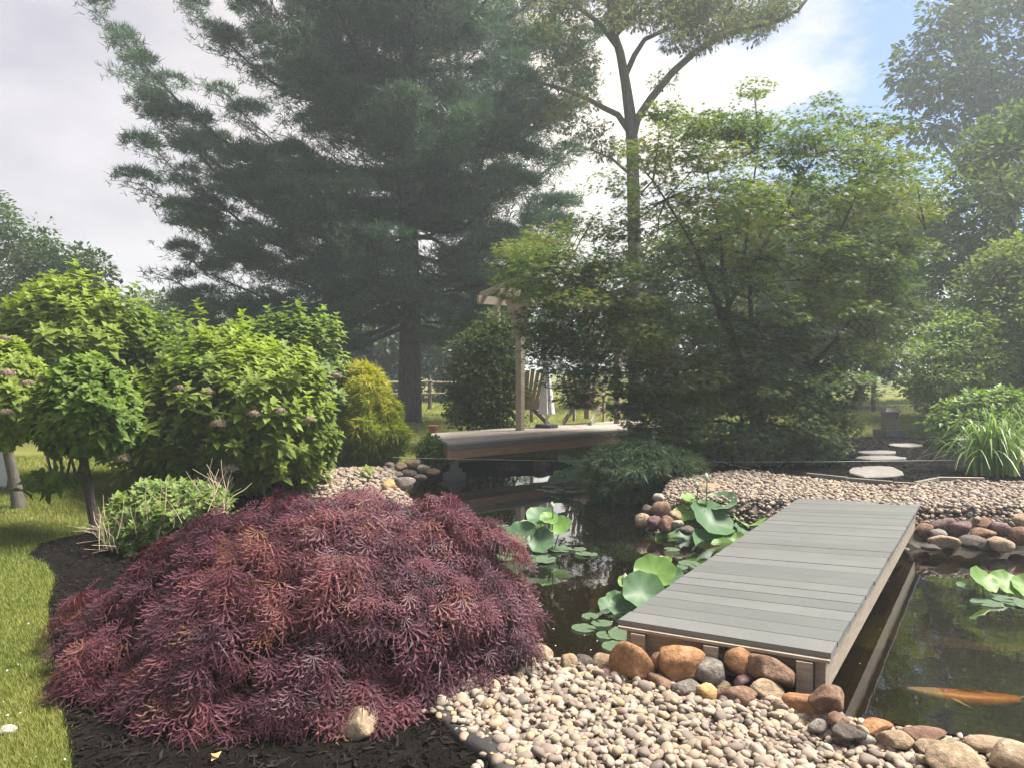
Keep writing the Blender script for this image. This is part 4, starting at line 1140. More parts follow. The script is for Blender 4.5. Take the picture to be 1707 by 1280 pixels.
# koi
h0, t0_ = P(1512, 1146, WATER_Z - .075), P(1730, 1168, WATER_Z - .11)
ko = thing('koi', (h0 + t0_) / 2, 'orange koi with pale head swimming just under the surface', 'fish')
ax = t0_ - h0; L = np.linalg.norm(ax); ax = ax / L; sx = norm(np.cross(ax, [0, 0, 1.]))
def koi_ring(f):
    wd = L * .10 * (math.sin(min(1, (f + .015) / .42) * 1.5) ** .62 if f < .42 else max(.16, math.cos((f - .42) / .58 * 1.42)))
    c = h0 + ax * L * f + sx * .03 * L * math.sin(f * 4.5)
    return c, max(wd, .004), max(wd * 1.05, .004)
for nm, f0_, f1_, mk in (('head', 0.0, .24, 'koi_pale'), ('body', .24, .86, 'koi')):
    v, t = [], []; m, seg = 14, 14
    for i in range(m):
        c, wd, ht = koi_ring(lerp(f0_ + .001, f1_, i / (m - 1)))
        for s in range(seg):
            th = 2 * math.pi * s / seg; v.append(c + sx * wd * math.cos(th) + np.array([0, 0, ht * .62 * math.sin(th) - ht * .3]))
    for i in range(m - 1):
        for s in range(seg):
            k = (s + 1) % seg; t += [(i * seg + s, i * seg + k, (i + 1) * seg + k), (i * seg + s, (i + 1) * seg + k, (i + 1) * seg + s)]
    mb = MB(); mb.add(v, t); mb.build(nm, MAT[mk], ko, smooth_faces=True)
c, _, _ = koi_ring(.86)
mb = MB(); mb.add([c - sx * .008, c + sx * .008, c + ax * .16 * L + [0, 0, .045], c + ax * .10 * L, c + ax * .17 * L - [0, 0, .05]], [(0, 2, 3), (1, 3, 2), (0, 3, 4), (1, 4, 3), (0, 1, 2)]); mb.build('tail_fin', MAT['koi_pale'], ko)
for s in (-1, 1):
    c, wd, _ = koi_ring(.28); mb = MB(); mb.add([c + sx * s * wd * .9, c + sx * s * wd * .9 + ax * .03, c + sx * s * (wd + .06) + ax * .09 - [0, 0, .02]], [(0, 1, 2)]); mb.build('pectoral_fin', MAT['koi_pale'], ko)
c, wd, ht = koi_ring(.45); mb = MB(); mb.add([c - ax * .07 + [0, 0, ht * .25], c + ax * .10 + [0, 0, ht * .2], c + ax * .03 + [0, 0, ht * .3 + .03]], [(0, 1, 2)]); mb.build('dorsal_fin', MAT['koi'], ko)

# ------------------------------------------------------------------ plants: shared builders
def sil_points(poly, d0, thick, n, soft=90.0, shell=0.0, seed=None):
    """points filling a rounded volume whose outline, at distance d0, is poly"""
    poly = np.array(poly, float); lo, hi = poly.min(0), poly.max(0)
    out, od = [], []
    tot = 0
    while tot < n:
        q = rng.uniform(lo, hi, (max(n * 2, 200), 2)); q = q[in_poly(q, poly)]
        out.append(q); tot += len(q)
    q = np.vstack(out)[:n]
    e = edge_dist(q, poly)
    th = thick * np.sqrt(np.clip(e / soft, .02, 1))
    u = rng.uniform(-1, 1, n)
    if shell > 0: u = np.where(rng.uniform(0, 1, n) < shell, np.sign(u) * np.abs(u) ** .35, u)
    d = d0 + u * th
    r = (q[:, 0] - 853.5) / F_PX; uu = (640 - q[:, 1]) / F_PX
    vy = CP + uu * SP; vz = -SP + uu * CP
    k = d / vy
    return np.column_stack([r * k, d, CAM_H + vz * k]), e
def clump_leaves(mb, TT, centres, crad, nper, size, flat=.55, rbase=None, upbias=.6, center=None, rspread=.16, zlo=.02):
    """leaves gathered on cushion-like clumps: lighter numbers for some clumps, darker for others"""
    n = len(centres) * nper
    cc = np.repeat(centres, nper, 0); cr = np.repeat(np.broadcast_to(crad, (len(centres),)), nper)
    dirs = rand_dirs(n); rad = rng.uniform(.35, 1.0, n) ** .6
    off = dirs * (cr * rad)[:, None]; off[:, 2] *= flat
    pos = cc + off
    outd = norm(dirs * np.array([1, 1, flat]) + .35 * rand_dirs(n))
    nr = norm(dirs * (1 - upbias) + np.array([0, 0, upbias]) + .35 * rand_dirs(n))
    d = norm(outd - .25 * np.array([0, 0, 1.0]))
    rb = rng.uniform(.15, .75, len(centres)) if rbase is None else rbase
    rr = np.clip(np.repeat(rb, nper) + rng.normal(0, rspread, n), 0, 1)
    ok = pos[:, 2] > zlo
    s = size * rng.uniform(.65, 1.25, n)
    TT = TT if isinstance(TT, list) else [TT]
    kind = rng.integers(0, len(TT), n); R = frames(d, nr)
    for k, tm in enumerate(TT):
        m = ok & (kind == k); mb.scatter(tm, pos[m], R[m], s[m], rr[m])
def limb_path(a, b, bow, n=7, jit=.03):
    a, b = np.asarray(a, float), np.asarray(b, float)
    L = np.linalg.norm(b - a); p = []
    for k in range(n):
        f = k / (n - 1)
        q = lerp(a, b, f) + np.array([0, 0, bow * L * math.sin(math.pi * f)])
        if 0 < k < n - 1: q = q + rng.normal(0, jit * L, 3) * .5
        p.append(q)
    return np.array(p)
def woody(o, base, forks, trunk_r, mat, centres, nl=10, limb_r=.35, tw=60):
    """trunk, numbered limbs and fine twigs running out to the leaf clumps"""
    top = forks[-1]
    pts = np.vstack([[base - np.array([0, 0, .15])], [base + np.array([0, 0, .02])], forks])
    rads = np.linspace(trunk_r, trunk_r * .5, len(pts)); rads[0] = trunk_r * 1.35
    mb = MB(); mb.tube(pts, rads, 10); tk = mb.build('trunk', mat, o, smooth_faces=True)
    if len(centres) == 0: return
    idx = rng.permutation(len(centres))[:nl]
    tips = []
    for k in idx:
        st = lerp(pts[-2], pts[-1], rng.uniform(0, 1)); e = lerp(st, centres[k], .92)
        pth = limb_path(st, e, .08); L = np.linalg.norm(e - st)
        mb = MB(); mb.tube(pth, np.linspace(trunk_r * limb_r, trunk_r * .08, len(pth)), 6); mb.build('limb', mat, tk, smooth_faces=True)
        tips += [pth[3], pth[4], pth[5]]
    tips = np.array(tips); mb = MB()
    for c in centres[rng.permutation(len(centres))[:tw]]:
        a = tips[np.argmin(np.linalg.norm(tips - c, axis=1))]
        mb.tube(limb_path(a, c, .05, 5), np.linspace(trunk_r * .10, trunk_r * .03, 5), 4, cap=False)
    tag(mb.build('twigs', mat, o), kind='stuff')

# ------------------------------------------------------------------ red laceleaf maple
rm_c = np.array([-.98, 3.95, 0.0])
red = thing('red_laceleaf_maple', rm_c, 'low mounded laceleaf maple with drooping dark red foliage on black mulch', 'shrub')
RM = np.array([(95, 1165), (130, 1120), (165, 1060), (200, 1010), (235, 955), (290, 900), (360, 862), (440, 838), (540, 826), (640, 822), (740, 826), (815, 845), (832, 885), (822, 940), (850, 990), (880, 1040), (905, 1085), (860, 1095), (790, 1085), (740, 1105), (680, 1140), (690, 1180), (620, 1190), (560, 1170), (520, 1195), (470, 1205), (410, 1235), (350, 1225), (280, 1195), (200, 1180)], float)
def dome_z(x, y):
    r = np.hypot((x - rm_c[0]) / 1.18, (y - rm_c[1]) / .95)
    return .80 * np.sqrt(np.clip(1 - r ** 2, 0, 1)) + .02
cl_pos = []
pts, e = sil_points(RM, 3.9, .85, 5200, 170, .0)
# keep what lies on or near the dome
dz = pts[:, 2] - dome_z(pts[:, 0], pts[:, 1])
keep = (np.abs(dz + .05) < .11) & (pts[:, 2] > .06)
pts = pts[keep]
def thin(p, dmin, nmax):
    out = []
    for q in p:
        if all(np.linalg.norm(q - o_) > dmin for o_ in out): out.append(q)
        if len(out) >= nmax: break
    return np.array(out)
skirt = np.array([PD(x + rng.normal(0, 6), y - 16 + rng.normal(0, 8), d) for x, y, d in [(120, 1150, 3.35), (165, 1120, 3.3), (210, 1150, 3.2), (260, 1165, 3.1), (330, 1190, 2.95), (400, 1195, 2.95), (470, 1170, 3.0), (560, 1140, 3.05), (640, 1150, 3.1), (690, 1130, 3.2), (760, 1080, 3.4), (815, 1055, 3.6), (850, 1060, 3.7), (840, 1015, 3.8), (140, 1010, 3.9), (160, 1060, 3.6), (620, 1180, 3.0), (500, 1120, 2.98), (200, 1085, 3.4), (250, 1110, 3.25), (300, 1140, 3.1), (230, 1040, 3.55), (300, 1080, 3.25), (170, 1150, 3.2)]])
clumps = np.vstack([skirt, thin(pts, .165, 130)])
mb = MB()
for c in clumps:
    n = int(rng.integers(48, 70))
    out = norm(np.array([c[0] - rm_c[0], (c[1] - rm_c[1]), 0]) + 1e-6)
    u = rng.uniform(0, 1, n) ** .5; th = rng.uniform(0, 2 * np.pi, n)
    R0 = rng.uniform(.14, .22)
    off = np.stack([u * np.cos(th), u * np.sin(th)], 1) * R0
    pos = np.column_stack([c[0] + off[:, 0], c[1] + off[:, 1], c[2] + .05 - .11 * u ** 2 + rng.normal(0, .018, n)])
    rel = off[:, 0] * out[0] + off[:, 1] * out[1]
    pos[:, 2] -= .55 * np.clip(rel, 0, 1)
    d = np.column_stack([np.cos(th), np.sin(th), np.zeros(n)]) * .32 + out * .75 + np.array([0, 0, -.5]) + .48 * rand_dirs(n)
    nr = np.array([0, 0, 1.0]) + .55 * out + .45 * rand_dirs(n)
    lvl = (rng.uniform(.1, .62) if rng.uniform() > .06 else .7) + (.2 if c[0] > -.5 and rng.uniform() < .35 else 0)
    ok = pos[:, 2] > .02
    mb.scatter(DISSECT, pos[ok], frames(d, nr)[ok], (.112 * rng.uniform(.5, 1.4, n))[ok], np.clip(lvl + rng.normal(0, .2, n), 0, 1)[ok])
tag(mb.build('foliage', MAT['red_leaf'], red), kind='stuff')
mb = MB(); mb.tube([rm_c - [0, 0, .1], rm_c + [.02, 0, .18], rm_c + [-.05, .03, .38]], [.07, .055, .045], 8); mb.build('trunk', MAT['bark_grey'], red, smooth_faces=True)
for k in range(11):
    c = clumps[18 + k * 13 % (len(clumps) - 18)]
    mb = MB(); mb.tube(limb_path(rm_c + [-.03, .02, .3], c - [0, 0, .05], .18, 8), np.linspace(.024, .004, 8), 6); mb.build('limb', MAT['maple_bark'], red, smooth_faces=True)
mb = MB()
for c in clumps:
    a = rm_c + np.array([(c[0] - rm_c[0]) * .45, (c[1] - rm_c[1]) * .45, min(.45, c[2] * .8 + .12)])
    mb.tube(limb_path(a, c, .10, 5), np.linspace(.007, .003, 5), 4, cap=False)
tag(mb.build('twigs', MAT['maple_bark'], red), kind='stuff')

# ------------------------------------------------------------------ hydrangeas
def rosettes(mb, tips, axes, size, r, whorls=3, per=4):
    n = len(tips)
    for w_ in range(whorls):
        for k in range(per):
            az = k * 2 * math.pi / per + w_ * .8 + rng.uniform(-.25, .25, n)
            ref = frames(axes, np.tile([0.3, 0.9, 0.2], (n, 1)))
            radial = ref[:, :, 0] * np.cos(az)[:, None] + ref[:, :, 2] * np.sin(az)[:, None]
            lean = [.95, .45, .05][w_ % 3]
            d = norm(radial + axes * lean + np.array([0, 0, -.10 + .1 * w_ * 0]) + .12 * rand_dirs(n))
            nr = norm(axes * 1.0 - radial * lean * .6 + np.array([0, 0, .45]) + .15 * rand_dirs(n))
            s = size * [.62, .95, 1.15][w_ % 3] * rng.uniform(.55, 1.25, n)
            pos = tips - axes * (w_ * size * .42)[:, None] if np.ndim(size) else tips - axes * (w_ * size * .42)
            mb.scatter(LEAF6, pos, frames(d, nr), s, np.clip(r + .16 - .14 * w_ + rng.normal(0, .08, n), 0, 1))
def hydrangea(name, poly, d0, thick, n, size, mat, base, label, cat, heads=(), head_mat='dry_flower', stems=9, group=None, up=.75):
    base = np.asarray(base, float)
    o = thing(name, base, label, cat, group)
    pts, e = sil_points(poly, d0, thick, n, 70, .55)
    pts = pts[pts[:, 2] > base[2] + .12]
    lump = np.sin(pts[:, 0] * 4.3 + 1) * np.sin(pts[:, 1] * 3.7) * .10 + rng.exponential(.09, len(pts))
    pts = pts + norm(pts - pts.mean(0) + [0, 0, .3]) * lump[:, None] * [.8, .8, .8]
    ctr = pts.mean(0) - np.array([0, 0, .35])
    ax = norm(norm(pts - ctr) * .75 + np.array([0, 0, up]) + .3 * rand_dirs(len(pts)))
    lvl = np.clip(.38 + .22 * np.sin(pts[:, 0] * 3 + pts[:, 1] * 2) + rng.normal(0, .13, len(pts)), 0, 1)
    mb = MB(); rosettes(mb, pts, ax, size, lvl); tag(mb.build('foliage', MAT[mat], o), kind='stuff')
    for k in range(stems):
        c = pts[rng.integers(len(pts))]
        mb = MB(); mb.tube(limb_path(base + np.array([rng.normal(0, .12), rng.normal(0, .1), -.05]), c, .03, 6), np.linspace(.018, .006, 6), 6); mb.build('stem', MAT['bark_grey'], o, smooth_faces=True)
    for k, (px, py, w_) in enumerate(heads):
        c = PD(px, py, d0 - thick * .95 - .12); rad = w_ * d0 / F_PX / 2
        dirs = rand_dirs(150); dirs[:, 2] = np.abs(dirs[:, 2]) * .9 - .15
        mb = MB(); mb.scatter(FLAT, c + dirs * rad * rng.uniform(.75, 1.0, (150, 1)) * [1, 1, .8], frames(np.cross(dirs, rand_dirs(150)), dirs), rad * .30, rng.uniform(0, 1, 150))
        mb.build('flower_head', MAT[head_mat], o)
    return o
hydrangea('hydrangea_bush', [(165, 735), (200, 690), (235, 640), (290, 600), (350, 565), (420, 575), (500, 590), (530, 640), (550, 720), (545, 770), (480, 800), (400, 815), (330, 820), (250, 800), (210, 770)], 8.3, .85, 1250, .122, 'hyd_leaf', gf(P(370, 818, 0)), 'bright green hydrangea bush with dried flower heads beside the golden cypress', 'bush',
          [(345, 655, 26), (425, 692, 30), (365, 708, 30), (467, 686, 22), (300, 648, 20), (385, 782, 32), (372, 800, 30), (205, 765, 30), (515, 700, 18)])
hydrangea('hydrangea_bush', [(130, 660), (130, 600), (170, 560), (230, 535), (290, 530), (350, 545), (420, 560), (450, 590), (440, 650), (330, 700), (200, 720), (150, 700)], 9.6, .8, 900, .13, 'hyd_leaf', gf(PD(290, 700, 9.7)), 'yellow-green feathery-topped hydrangea bush behind the front one', 'bush')
hydrangea('hydrangea_bush', [(380, 560), (410, 535), (460, 530), (510, 532), (550, 545), (565, 590), (580, 640), (575, 690), (540, 720), (470, 700), (400, 640)], 10.6, .7, 650, .13, 'pale_shrub', gf(PD(490, 720, 10.6)), 'pale budding hydrangea bush against the dark pine', 'bush',
          [(560, 628, 22), (520, 600, 18), (515, 632, 18)])
hydrangea('hydrangea_bush', [(0, 560), (20, 510), (60, 480), (95, 465), (130, 478), (180, 490), (225, 505), (250, 545), (240, 610), (190, 650), (90, 660), (0, 640)], 9.3, .8, 950, .13, 'hyd_leaf', gf(PD(110, 700, 9.4)), 'tallest hydrangea bush rising behind the small lawn tree', 'bush', [(18, 568, 22)])
t0 = gf(P(160, 888, 0))
ht = thing('hydrangea_tree', t0, 'small standard hydrangea tree with bare slim trunk at the tip of the mulch bed', 'tree')
HT = [(40, 700), (60, 640), (110, 600), (170, 590), (210, 630), (235, 680), (220, 725), (190, 752), (120, 756), (70, 740)]
pts, e = sil_points(HT, 6.4, .55, 620, 60, .5); ctr = pts.mean(0)
mb = MB(); rosettes(mb, pts, norm(norm(pts - ctr + [0, 0, .25]) + [0, 0, .5] + .3 * rand_dirs(len(pts))), .10, np.clip(.3 + rng.normal(0, .16, len(pts)), 0, 1)); 
low = np.array([PD(x, y, 6.3 + rng.uniform(-.2, .2)) for x, y in [(40, 800), (60, 790), (85, 800), (100, 780), (120, 810), (130, 795), (70, 815), (105, 800), (50, 805), (140, 785)]])
rosettes(mb, low, norm(rand_dirs(len(low)) * .6 + [0, 0, .2]), .10, np.full(len(low), .1)); tag(mb.build('crown', MAT['hyd_dark'], ht), kind='stuff')
mb = MB(); mb.tube([t0 - [0, 0, .1], t0 + [0, 0, .03], PD(150, 830, t0[1]), PD(140, 770, t0[1]), PD(133, 720, t0[1])], [.06, .045, .04, .038, .03], 9); mb.build('trunk', MAT['bark'], ht, smooth_faces=True)
for k in range(8):
    mb = MB(); mb.tube(limb_path(PD(137, 745, t0[1]), pts[rng.integers(len(pts))], .05, 6), np.linspace(.022, .005, 6), 5); mb.build('limb', MAT['bark'], ht, smooth_faces=True)
t0 = gf(P(32, 846, 0))
h2 = thing('hydrangea_tree', t0, 'flowering hydrangea tree with dried pink heads at the edge of the lawn', 'tree')
H2 = [(-90, 700), (-80, 600), (-30, 560), (30, 565), (70, 600), (95, 650), (80, 700), (50, 730), (0, 750), (-60, 740)]
pts, e = sil_points(H2, 7.2, .65, 620, 60, .5); ctr = pts.mean(0)
mb = MB(); rosettes(mb, pts, norm(norm(pts - ctr + [0, 0, .25]) + [0, 0, .5] + .3 * rand_dirs(len(pts))), .105, np.clip(.45 + rng.normal(0, .16, len(pts)), 0, 1)); tag(mb.build('crown', MAT['hyd_leaf'], h2), kind='stuff')
mb = MB(); mb.tube([t0 - [0, 0, .1], t0 + [0, 0, .02], PD(22, 790, t0[1]), PD(8, 730, t0[1])], [.085, .07, .055, .045], 9); mb.build('trunk', MAT['bark_grey'], h2, smooth_faces=True)
for k in range(6):
    mb = MB(); mb.tube(limb_path(PD(10, 738, t0[1]), pts[rng.integers(len(pts))], .05, 6), np.linspace(.025, .006, 6), 5); mb.build('limb', MAT['bark_grey'], h2, smooth_faces=True)
for px, py, w_ in ((8, 565, 20), (10, 688, 26), (12, 625, 34), (82, 632, 34), (45, 640, 24)):
    c = PD(px, py, 6.35); rad = w_ * 6.35 / F_PX / 2; dirs = rand_dirs(150); dirs[:, 2] = np.abs(dirs[:, 2]) * .9 - .15
    mb = MB(); mb.scatter(FLAT, c + dirs * rad * rng.uniform(.75, 1.0, (150, 1)) * [1, 1, .8], frames(np.cross(dirs, rand_dirs(150)), dirs), rad * .30, rng.uniform(0, 1, 150)); mb.build('flower_head', MAT['dry_flower'], h2)

# twiggy perennial between the maple and the hydrangea
b0 = gf(P(270, 905, 0))
tw = thing('perennial_clump', b0, 'leafy perennial clump with straw-coloured dead stalks beside the red maple', 'plant')
pts, e = sil_points([(175, 880), (190, 830), (240, 800), (320, 800), (380, 815), (385, 850), (340, 870), (300, 900), (250, 935), (215, 950), (185, 930)], 6.0, .5, 420, 50, .4)
mb = MB(); rosettes(mb, pts, norm(rand_dirs(len(pts)) * .6 + [0, -.2, .9]), .075, np.clip(.45 + rng.normal(0, .2, len(pts)), 0, 1)); tag(mb.build('foliage', MAT['pale_shrub'], tw), kind='stuff')
for k in range(230):
    px = rng.uniform(165, 385); f = (px - 165) / 220
    a = PD(px, lerp(930, 850, f) + rng.uniform(-30, 10), 5.9 + rng.uniform(-.4, .4)); a[2] = max(a[2], .05)
    if px < 215 and rng.uniform() < .35: tip = a + np.array([-rng.uniform(.1, .35), -.1, rng.uniform(-.02, .12)])
    else: tip = a + np.array([rng.normal(0, .11), rng.normal(0, .10), rng.uniform(.06, .34)])
    mb = MB(); mb.tube(limb_path(a, tip, .04, 4, .06), np.linspace(.0034, .0015, 4), 4, cap=False); mb.build('dead_stalk', MAT['twig'], tw)

# golden cypress
b0 = gf(P(612, 778, 0))
gc = thing('golden_cypress', b0, 'golden yellow-green threadleaf cypress on the bank', 'shrub')
poly = [(548, 700), (560, 650), (575, 618), (605, 608), (635, 625), (640, 655), (655, 675), (668, 705), (675, 735), (655, 765), (620, 778), (575, 775), (548, 760)]
pts, e = sil_points(poly, 10.8, .7, 330, 55, .55)
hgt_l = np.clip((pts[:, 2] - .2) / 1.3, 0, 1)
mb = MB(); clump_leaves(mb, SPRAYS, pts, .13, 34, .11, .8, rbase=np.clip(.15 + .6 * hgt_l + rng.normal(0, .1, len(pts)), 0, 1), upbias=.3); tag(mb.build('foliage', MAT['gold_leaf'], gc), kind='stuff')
mb = MB(); mb.tube([b0 - [0, 0, .1], b0 + [0, .1, .9]], [.06, .02], 7); mb.build('stem', MAT['bark'], gc)

# ------------------------------------------------------------------ leafy crowns from outlines
def leafy_tree(name, poly, d0, thick, nclump, crad, nper, lsize, mat, base_px, label, cat, trunk_r=.12, TT=None, flat=.6, soft=90, shell=.3, nl=8, bark='bark', group=None, part='crown', fork=.45, tw=50, base_z=None, upbias=.5):
    pts, e = sil_points(poly, d0, thick, nclump, soft, shell)
    b = PD(base_px[0], base_px[1], d0); b[2] = hz(b[0], b[1]) if base_z is None else base_z
    o = thing(name, b, label, cat, group)
    mb = MB(); clump_leaves(mb, TT or LEAF2, pts, crad * rng.uniform(.7, 1.25, len(pts)), nper, lsize, flat, upbias=upbias)
    tag(mb.build(part, MAT[mat], o), kind='stuff')
    top = pts.mean(0); top[2] = lerp(b[2], pts[:, 2].max(), fork)
    f1 = lerp(b, top, .5) + rng.normal(0, .04, 3)
    woody(o, b, np.array([f1, top]), trunk_r, MAT[bark], pts, nl, tw=tw)
    return o
# big green japanese maple
JM = [(845, 420), (862, 378), (905, 365), (955, 378), (1000, 330), (1020, 270), (1045, 225), (1090, 188), (1130, 165), (1190, 168), (1240, 150), (1262, 138), (1285, 180), (1345, 176), (1375, 158), (1400, 190), (1450, 190), (1500, 215), (1535, 260), (1545, 330), (1540, 400), (1525, 470), (1515, 540), (1495, 595), (1450, 622), (1400, 640), (1340, 650), (1280, 640), (1200, 655), (1110, 690), (1040, 705), (980, 690), (935, 660), (905, 615), (890, 570), (862, 530), (845, 480)]
jb = gf(PD(1270, 740, 11.2))
jm = thing('japanese_maple', jb, 'large spreading green maple with layered leaf sprays behind the pond', 'tree')
pts, e = sil_points(JM, 10.9, 2.0, 760, 150, .25)
py_ = 613 - (pts[:, 2] - CAM_H) / pts[:, 1] * F_PX
pts = pts[(py_ > 400) | (rng.uniform(0, 1, len(pts)) < .8)]
extra, e = sil_points([(868, 430), (930, 410), (1040, 450), (1050, 560), (1010, 630), (955, 640), (925, 590), (885, 560)], 9.9, .6, 55, 60)
low_, e = sil_points([(1000, 610), (1120, 590), (1300, 585), (1440, 600), (1450, 650), (1380, 690), (1250, 680), (1120, 710), (1020, 690)], 9.6, .5, 70, 50)
pts = np.vstack([pts, extra, low_])
py_ = 613 - (pts[:, 2] - CAM_H) / pts[:, 1] * F_PX
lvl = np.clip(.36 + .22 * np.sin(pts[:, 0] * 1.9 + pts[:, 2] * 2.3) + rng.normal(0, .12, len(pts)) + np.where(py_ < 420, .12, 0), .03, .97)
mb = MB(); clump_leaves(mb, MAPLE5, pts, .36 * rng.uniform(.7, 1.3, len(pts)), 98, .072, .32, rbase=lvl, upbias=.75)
# upright leading shoots above the crown
for px, py, n in ((1256, 130, 26), (1372, 150, 22), (1340, 170, 14), (1180, 160, 14), (1130, 158, 14), (1440, 185, 14), (1225, 150, 12), (1405, 175, 12), (1085, 188, 10)):
    tip = PD(px, py, 10.9 + rng.uniform(-.6, .6)); f = rng.uniform(0, 1, n)
    q = tip + np.column_stack([rng.normal(0, .06, n) * (1 + f), rng.normal(0, .06, n), -f * .55])
    mb.scatter(MAPLE5, q, frames(norm(rand_dirs(n) * [1, 1, .3] + [0, 0, .2]), norm(rand_dirs(n) * .4 + [0, 0, 1.])), .065, np.clip(.5 + rng.normal(0, .2, n), 0, 1))
tag(mb.build('crown', MAT['maple_leaf'], jm), kind='stuff')
stems = [((1215, 560), (1205, 400), (1180, 290), 10.9), ((1250, 540), (1245, 420), (1262, 250), 11.1), ((1190, 500), (1150, 400), (1090, 300), 10.7), ((1330, 560), (1380, 430), (1440, 290), 11.3), ((1360, 600), (1450, 500), (1540, 380), 11.0), ((1130, 600), (1040, 520), (940, 450), 10.8), ((1210, 520), (1290, 380), (1360, 260), 10.6)]
mb = MB(); mb.tube([jb - [0, 0, .15], jb + [0, 0, .05], PD(1262, 690, 11.15), PD(1245, 630, 11.1)], [.2, .15, .12, .11], 10); mb.build('trunk', MAT['bark'], jm, smooth_faces=True)
mb = MB(); q = gf(PD(1345, 730, 11.3)); mb.tube([q - [0, 0, .1], PD(1345, 690, 11.3), PD(1352, 640, 11.3), PD(1350, 600, 11.2)], [.12, .10, .09, .08], 10); mb.build('trunk', MAT['bark'], jm, smooth_faces=True)
tips = []
for a, m_, e_, d in stems:
    st = PD(1245, 640, 11.1) if a[0] < 1325 else PD(1350, 612, 11.2)
    pth = np.array([st, PD(*a, d), PD(*m_, d - .1), PD(*e_, d - .2)])
    fine = np.array([lerp(pth[int(f)], pth[min(int(f) + 1, 3)], f - int(f)) for f in np.linspace(0, 3, 10)]) + rng.normal(0, .02, (10, 3))
    fine[0] = st
    mb = MB(); mb.tube(fine, np.linspace(.055, .010, 10), 7); mb.build('limb', MAT['bark'], jm, smooth_faces=True)
    tips += list(fine[2:])
tips = np.array(tips); mb = MB()
for c in pts[rng.permutation(len(pts))[:230]]:
    a = tips[np.argmin(np.linalg.norm(tips - c, axis=1))]; mb.tube(limb_path(a, c, .04, 5), np.linspace(.016, .004, 5), 4, cap=False)
tag(mb.build('twigs', MAT['bark'], jm), kind='stuff')

leafy_tree('weeping_maple', [(1035, 690), (1060, 650), (1120, 625), (1200, 635), (1260, 625), (1330, 640), (1400, 665), (1428, 705), (1420, 750), (1375, 782), (1290, 796), (1180, 782), (1100, 765), (1050, 735)], 10.1, .9, 300, .26, 80, .06, 'weep_leaf', (1250, 770), 'dark weeping maple with foliage hanging to the ground beside the stepping stones', 'shrub', .07, MAPLE5, .55, 60, .4, 8, tw=60)
# low juniper over the water
jn = thing('spreading_juniper', gf(P(1075, 800, .1)), 'feathery grey-green juniper hanging over the pond edge', 'shrub')
pts, e = sil_points([(975, 805), (985, 765), (1020, 745), (1080, 742), (1140, 756), (1172, 785), (1150, 806), (1100, 822), (1055, 848), (1005, 838)], 8.9, .55, 240, 45, .45)
mb = MB(); clump_leaves(mb, SPRAYS, pts, .14, 36, .10, .6, upbias=.4, zlo=-.14); tag(mb.build('foliage', MAT['juniper'], jn), kind='stuff')
mb = MB()
for k in range(14): 
    mb = MB(); mb.tube(limb_path(gf(P(1085, 800, .1)), pts[rng.integers(len(pts))], .05, 5), np.linspace(.022, .006, 5), 5); mb.build('limb', MAT['bark'], jn)
# vine-clad shrub and small shrubs by the deck
leafy_tree('tall_shrub', [(748, 640), (760, 590), (780, 560), (810, 535), (845, 530), (862, 560), (862, 640), (858, 712), (790, 722), (765, 700)], 13.6, .7, 190, .30, 70, .085, 'far_mid', (810, 722), 'tall leafy shrub standing beside the pergola post', 'shrub', .06, LEAF2, .8, 40, .4, 6, tw=30)
leafy_tree('low_shrub', [(698, 760), (705, 740), (722, 732), (742, 745), (748, 770), (730, 786), (706, 780)], 10.9, .3, 70, .12, 60, .06, 'hosta', (722, 784), 'small glossy shrub under the deck corner', 'shrub', .03, LEAF2, .8, 25, .4, 4, tw=10)
leafy_tree('white_flowering_shrub', [(1510, 640), (1520, 600), (1545, 560), (1590, 525), (1640, 520), (1670, 560), (1660, 620), (1620, 670), (1570, 690), (1535, 670)], 14.5, .9, 190, .34, 70, .09, 'pale_shrub', (1575, 715), 'arching shrub with creamy pale foliage behind the far lamp', 'shrub', .06, LEAF2, .5, 50, .4, 8, tw=40)
leafy_tree('dark_shrub', [(1600, 640), (1620, 590), (1660, 575), (1730, 580), (1760, 640), (1740, 690), (1660, 700), (1610, 690)], 16.5, .9, 150, .36, 70, .10, 'far_dark', (1670, 705), 'dark round shrub beyond the broad-leaved clump', 'shrub', .06, LEAF2, .7, 50, .4, 6, tw=20)
leafy_tree('broad_leaved_clump', [(1555, 700), (1575, 675), (1620, 660), (1680, 655), (1720, 680), (1720, 730), (1660, 745), (1590, 740)], 12.2, .6, 120, .2, 40, .13, 'hosta', (1640, 742), 'clump of broad leaves behind the path light', 'plant', .03, LEAF4, .6, 40, .4, 4, tw=10)
# strap-leaved clump
sb = gf(P(1655, 790, .17))
sc_ = thing('daylily_clump', sb, 'fountain of arching strap leaves at the edge of the far pebble bank', 'plant')
for k in range(210):
    az = rng.uniform(0, 6.283); reach = rng.uniform(.2, .85); top = rng.uniform(.45, .95) * (1.1 - .3 * reach)
    b1 = sb + np.array([rng.normal(0, .12), rng.normal(0, .10), -.02])
    v, t = [], []; w0 = rng.uniform(.010, .017); dirv = np.array([math.cos(az), math.sin(az), 0]); sv = np.array([-dirv[1], dirv[0], 0])
    for i in range(7):
        f = i / 6; c = b1 + dirv * reach * f ** 1.3 + np.array([0, 0, top * (2.5 * f - (1.35 + 1.1 * reach) * f * f)])
        wv = w0 * (1 - .85 * f ** 2); v += [c - sv * wv, c + sv * wv]
    for i in range(6): t += [(2 * i, 2 * i + 1, 2 * i + 3), (2 * i, 2 * i + 3, 2 * i + 2)]
    mb = MB(); mb.add(v, t, np.clip(rng.normal(.5, .25), 0, 1)); mb.build('strap_leaf', MAT['lily_leaf'], sc_, smooth_faces=True)

